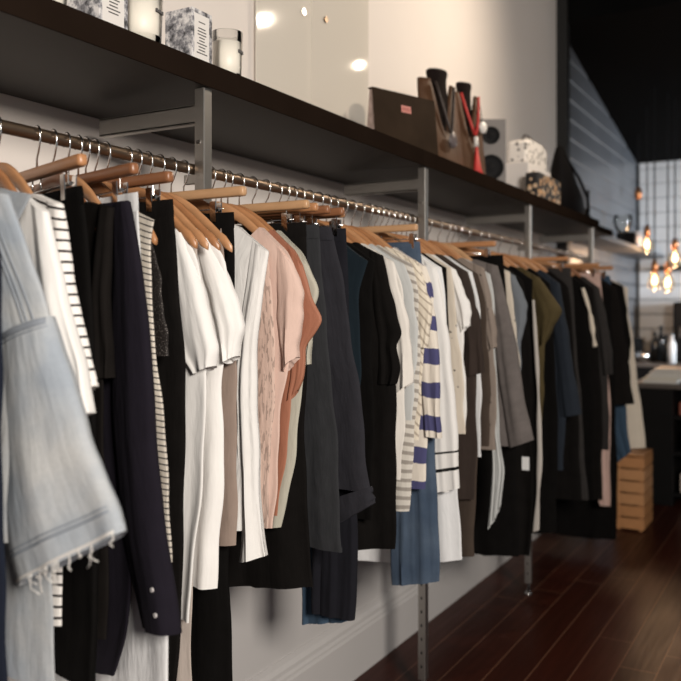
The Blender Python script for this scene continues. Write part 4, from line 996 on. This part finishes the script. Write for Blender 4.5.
    T('jersey_shirt', 'shirt', 2.368, M['blue_stripe'], 'cream top with broad blue violet stripes on a long sleeve', 'blue block striped top',
      [(408, 252), (426, 266)], [(434, 290), (434, 350), (429, 420), (424, 489)], ([(422, 320), (420, 360), (422, 400), (427, 436)], [(433, 284), (438, 330), (440, 390), (442, 438)]), T=.012, sT=.018, seed=35, hem_l=(405, 489))
    L('jeans', 'jeans', 2.425, M['mid_denim'], 'mid blue jeans hanging folded in front of the second post', 'mid blue folded jeans',
      [(420, 251), (427, 340), (434, 430), (438, 510), (439, 581)], abk=[1.27, 1.23, 1.21, 1.20, 1.195], hem_l=(392, 585), one=True, T=.018, seed=36, wood='wood_pale', zt=-.064)
    T('long_shirt', 'shirt', 2.482, M['white_bands'], 'long white top with two thin black lines at its sleeve hem', 'white top with black hem lines',
      [(416, 252), (434, 268)], [(443, 292), (450, 350), (452, 420), (449, 492)], ([(434, 320), (433, 400), (434, 450), (436, 492)], [(440, 286), (449, 340), (456, 400), (458, 450), (460, 488)]), T=.012, sT=.020, seed=37)
    T('dress', 'dress', 2.525, M['white_cool'], 'white dress with a slanted hem right of the folded blue jeans', 'white slanted hem dress',
      [(420, 252), (436, 268)], [(445, 292), (450, 380), (458, 480), (461, 560)], T=.013, seed=38, wood='wood_pale', hem_l=(437, 574), bw=.35)
    T('shirt', 'shirt', 2.565, M['black'], 'black shirt whose tail peeks out under the banded white top', 'black shirt tail',
      [(424, 252), (440, 268)], [(447, 292), (452, 380), (456, 450), (456, 512)], T=.009, seed=39, hem_l=(434, 498))
    T('shirt', 'shirt', 2.605, M['cream_dots'], 'cream dotted shirt right of the banded white top', 'cream dotted shirt',
      [(430, 254), (446, 268)], [(454, 292), (459, 340), (464, 390), (465, 434)], T=.011, seed=40)
    T('t_shirt', 'shirt', 2.648, M['white'], 'white tee with a short angled sleeve over the dark brown tee', 'white tee before the brown tee',
      [(438, 252), (456, 270)], [(463, 290), (464, 340), (466, 400), (467, 430)], ([(457, 300), (457, 312), (458, 324), (460, 334)], [(463, 286), (469, 302), (471, 314), (470, 324)]), T=.010, sT=.016, seed=41)
    T('t_shirt', 'shirt', 2.692, M['darkbrown'], 'dark brown tee with a square short sleeve', 'dark brown tee',
      [(448, 254), (466, 272)], [(474, 296), (475, 350), (476, 440), (474, 500)], ([(463, 320), (464, 345), (464, 362), (464, 378)], [(473, 292), (480, 320), (483, 350), (484, 372)]), T=.011, sT=.018, seed=42)
    T('dress', 'dress', 2.735, M['brown'], 'dark brown dress reaching low beneath the brown tee', 'dark brown dress',
      [(450, 254), (468, 272)], [(476, 298), (477, 380), (477, 470), (475, 556)], T=.013, seed=43, hem_l=(459, 562), bw=.35)
    T('tank_top', 'shirt', 2.775, M['white_cool'], 'white tank with a square hem under the dark brown tee', 'white square hem tank',
      [(456, 254), (472, 272)], [(479, 300), (481, 360), (481, 410), (482, 457)], T=.010, seed=44, hem_l=(466, 458))
    T('jacket', 'jacket', 2.815, M['brown'], 'brown jacket edge left of the dotted taupe blouse', 'brown jacket',
      [(462, 254), (478, 274)], [(485, 300), (489, 360), (491, 420), (490, 446)], T=.012, seed=45)
    T('blouse', 'blouse', 2.915, M['taupe_dots'], 'taupe blouse with small dark dots, left of the grey wool coat', 'taupe dotted blouse',
      [(466, 256), (482, 268)], [(490, 290), (494, 340), (496, 400), (496, 450)], ([(480, 300), (481, 322), (484, 338), (488, 350)], [(489, 288), (494, 315), (497, 335), (497, 347)]), T=.012, sT=.016, seed=46)
    T('long_shirt', 'shirt', 2.965, M['paleblue'], 'pale shirt with a pointed tail beneath the grey coat sleeve', 'pale pointed tail shirt',
      [(474, 258), (490, 274)], [(495, 298), (495, 360), (500, 430), (505, 470), (500, 505)], T=.010, seed=47, hem_l=(490, 530), bw=-.85)
    o = T('coat', 'coat', 3.06, M['grey_wool'], 'grey wool coat with a broad sleeve in the middle of the rack', 'grey wool coat',
      [(472, 252), (490, 266)], [(504, 288), (509, 350), (512, 420), (512, 446)], ([(489, 310), (496, 360), (502, 410), (509, 448)], [(502, 282), (514, 330), (522, 385), (533, 440)]), T=.022, sT=.030, seed=48, wood='wood_pale')
    L('trousers', 'trousers', 3.15, M['black'], 'long black trousers with a pale edge tag under the grey coat', 'long black trousers under the grey coat',
      [(503, 258), (511, 350), (516, 450), (518, 520), (519, 556)], T=.020, fold=.008, seed=49, hem_l=(474, 556), one=True, wood='wood')
    T('shirt', 'shirt', 3.205, M['cream_dots'], 'narrow cream dotted shirt right of the grey coat', 'narrow cream dotted shirt',
      [(492, 258), (506, 272)], [(511, 290), (517, 330), (520, 370), (522, 420)], T=.011, seed=50)
    T('shirt', 'shirt', 3.27, M['bluegrey'], 'blue grey shirt with a short sleeve beyond the grey coat', 'blue grey shirt',
      [(500, 262), (514, 276)], [(523, 298), (522, 340), (520, 380), (519, 420)], ([(511, 300), (512, 320), (513, 335), (514, 350)], [(520, 288), (528, 305), (524, 328), (520, 348)]), T=.012, sT=.018, seed=51)
    o = T('dress', 'dress', 3.37, M['black2'], 'long black dress with a white paper tag beside the pale lined coat', 'long black tagged dress',
      [(508, 264), (522, 282)], [(528, 306), (532, 380), (533, 470), (531, 556)], T=.020, seed=52, hem_l=(482, 556), fold=.01)
    p = at(519, 466, 3.05); q = MB(); q.box(-p[0] - .014, -p[0] + .014, 3.128, 3.130, p[1] - .028, p[1] + .022).build('swing_tag', M['tagwhite'], bpy.data.objects['trousers.%03d' % (len([x for x in bpy.data.objects if x.name.startswith('trousers')]) - 1)])
    o = T('coat', 'coat', 3.50, M['black'], 'black coat with a pale lining strip down its front edge', 'black coat with pale lining',
      [(512, 266), (526, 280)], [(532, 300), (537, 380), (541, 460), (538, 528)], T=.016, seed=53, fold=.004)
    o, P, _ = KEEP['black coat with pale lining']
    Panel([at(532, 300, 3.478), at(536, 380, 3.478), at(538, 460, 3.478), at(533, 532, 3.478)], [at(534.5, 300, 3.478), at(540, 380, 3.478), at(542, 460, 3.478), at(539, 530, 3.478)], 3.478, .005, nu=8, nv=24, fold=.001, seed=2).build('lining_strip', M['palelining'], o)
    T('jacket', 'jacket', 3.60, M['olive'], 'olive green jacket with a short folded sleeve', 'olive jacket',
      [(518, 268), (532, 278)], [(546, 292), (546, 330), (544, 380), (542, 420)], ([(535, 296), (537, 320), (538, 338), (541, 348)], [(544, 284), (556, 300), (562, 312), (549, 336)]), T=.018, sT=.028, seed=54)
    T('dress', 'dress', 3.76, M['black'], 'black dress between the olive jacket and the slate coat', 'black dress by the olive jacket',
      [(530, 270), (544, 284)], [(553, 310), (557, 390), (558, 470), (556, 532)], T=.020, seed=55, hem_l=(520, 540))
    T('coat', 'coat', 3.92, M['slate'], 'dark slate blue coat with a long wide sleeve', 'slate blue coat',
      [(538, 272), (552, 284)], [(562, 306), (566, 360), (566, 420), (564, 470)], ([(555, 330), (557, 370), (559, 400), (561, 417)], [(561, 300), (569, 340), (575, 380), (581, 414)]), T=.018, sT=.028, seed=56)
    T('jacket', 'jacket', 4.07, M['black2'], 'black jacket right behind the slate blue coat', 'black jacket behind the slate coat',
      [(550, 276), (562, 288)], [(571, 308), (577, 380), (580, 450), (582, 500)], T=.018, seed=57, wood='wood')
    L('trousers', 'trousers', 4.22, M['charcoal'], 'charcoal trousers with a pale grey hem edge near the floor', 'charcoal trousers with pale hem',
      [(571, 268), (577, 350), (583, 430), (588, 500)], hem_l=(563, 494), one=True, T=.018, seed=58, abk=[1.45, 1.40, 1.36, 1.33])
    T('jacket', 'jacket', 4.40, M['black'], 'black jacket with a pale cream piped front edge', 'black jacket with cream piping',
      [(564, 276), (576, 286)], [(585, 304), (590, 350), (594, 420), (594, 500)], T=.018, seed=59)
    o = KEEP['black jacket with cream piping'][0]
    Panel([at(581, 288, 4.375), at(588, 312, 4.375), at(593, 347, 4.375)], [at(584.5, 288, 4.375), at(592, 312, 4.375), at(597, 346, 4.375)], 4.375, .008, nu=8, nv=20, fold=.001, seed=2).build('piping', M['cream'], o)
    T('jacket', 'jacket', 4.56, M['black2'], 'black jacket between the cream piped jacket and charcoal cardigan', 'black jacket before the cardigan',
      [(572, 278), (584, 288)], [(594, 306), (600, 360), (603, 430), (602, 500)], T=.018, seed=60)
    T('cardigan', 'cardigan', 4.72, M['charcoal'], 'charcoal cardigan with a straight sleeve near the rack end', 'charcoal cardigan',
      [(580, 278), (592, 288)], [(602, 304), (607, 340), (609, 400), (609, 450)], ([(598, 320), (600, 345), (602, 362), (603, 376)], [(601, 300), (609, 330), (612, 352), (613, 374)]), T=.016, sT=.022, seed=61, wood='wood_dark')
    L('trousers', 'trousers', 4.88, M['pinkpale'], 'pale pink trousers showing low among the black clothes', 'pale pink trousers',
      [(600, 268), (606, 340), (611, 420), (610, 506)], hem_l=(600, 505), one=True, T=.016, seed=62, abk=[1.36, 1.30, 1.26, 1.24])
    T('dress', 'dress', 5.02, M['black'], 'long black dress just right of the pale pink trousers', 'long black dress near the end',
      [(590, 280), (602, 290)], [(611, 308), (615, 380), (617, 460), (617, 540)], T=.018, seed=63)
    T('t_shirt', 'shirt', 5.14, M['brownblack'], 'black boxy tee with a wide hem above the blue jeans', 'boxy black tee',
      [(596, 278), (609, 288)], [(620, 306), (626, 340), (631, 380), (634, 404)], T=.022, seed=64, hem_l=(612, 407), bw=.7)
    L('jeans', 'jeans', 5.24, M['blue_denim'], 'blue jeans low at the far rack end', 'blue jeans at the far end',
      [(610, 270), (618, 340), (626, 410), (631, 452)], hem_l=(617, 463), one=True, T=.016, seed=65, abk=[1.38, 1.34, 1.30, 1.27])
    T('jacket', 'jacket', 5.34, M['black2'], 'black cap sleeved jacket, last dark piece on the rack', 'black cap sleeved jacket',
      [(604, 276), (616, 286)], [(626, 304), (630, 330), (631, 345), (630, 360)], T=.018, seed=66)
    T('long_shirt', 'dress', 5.485, M['cream'], 'long cream dress, last garment at the far end of the rail', 'long cream dress',
      [(606, 276), (618, 288)], [(628, 306), (634, 350), (640, 400), (646, 448)], T=.018, seed=67, hem_l=(622, 450), bw=.6)
# ------------------------------------------------------------------ build everything
SPOT_W = 88
shell_materials(); cloth_materials()
build_shell(); build_rack(); build_shelf(); build_shelf_things(); build_back_room(); build_track(); build_clothes()

sc = bpy.context.scene
def area(name, loc, target, sx, sy, watts, col):
    l = bpy.data.lights.new(name, 'AREA'); l.shape = 'RECTANGLE'; l.size = sx; l.size_y = sy; l.energy = watts; l.color = col
    o = bpy.data.objects.new(name, l); C.objects.link(o); o.location = loc
    o.rotation_euler = (Vector(target) - Vector(loc)).to_track_quat('-Z', 'Y').to_euler(); return o
area('shop_window_daylight', (2.6, -1.2, 2.6), (-1.1, 1.8, 1.3), 1.0, 1.0, 285, (1, .92, .83))
area('back_wall_cool_fill', (3.2, 6.9, 1.5), (-1.3, 9.35, 1.35), 1.2, 1.4, 80, (.84, .92, 1)).data.spread = math.radians(75)  # added cool light for the back wall, narrowed to leave the upper boards dark
for i, ob in enumerate([o for o in bpy.data.objects if o.name.startswith('pendant_lamp') and 'unlit' not in o['label']]):
    l = bpy.data.lights.new('bulb_glow', 'POINT'); l.energy = 5; l.color = (1, .62, .34); l.shadow_soft_size = .04
    o = bpy.data.objects.new('bulb_glow', l); C.objects.link(o); o.location = ob.location + Vector((0, 0, -.12))

w = bpy.data.worlds.new('shop_daylight'); sc.world = w; w.use_nodes = True
w.node_tree.nodes['Background'].inputs[0].default_value = (.88, .94, 1, 1); w.node_tree.nodes['Background'].inputs[1].default_value = .16

cam = bpy.data.cameras.new('camera'); co = bpy.data.objects.new('camera', cam); C.objects.link(co)
co.location = (0, 0, CH); co.rotation_euler = (PI / 2, 0, YAW)
cam.sensor_width = 36; cam.sensor_fit = 'HORIZONTAL'; cam.lens = F / 681 * 36; cam.shift_y = -(340.5 - HY) / 681
cam.clip_start = .05
cam.dof.use_dof = True; cam.dof.focus_distance = 1.95; cam.dof.aperture_fstop = cam.lens / 1000 / .014
sc.camera = co
sc.view_settings.view_transform = 'Standard'; sc.view_settings.look = 'None'; sc.view_settings.exposure = 0.0; sc.view_settings.gamma = 1; sc.view_settings.use_curve_mapping = False
sc.cycles.max_bounces = 8; sc.cycles.transparent_max_bounces = 24
sc.cycles.use_denoising = True
sc.cycles.sample_clamp_indirect = 4
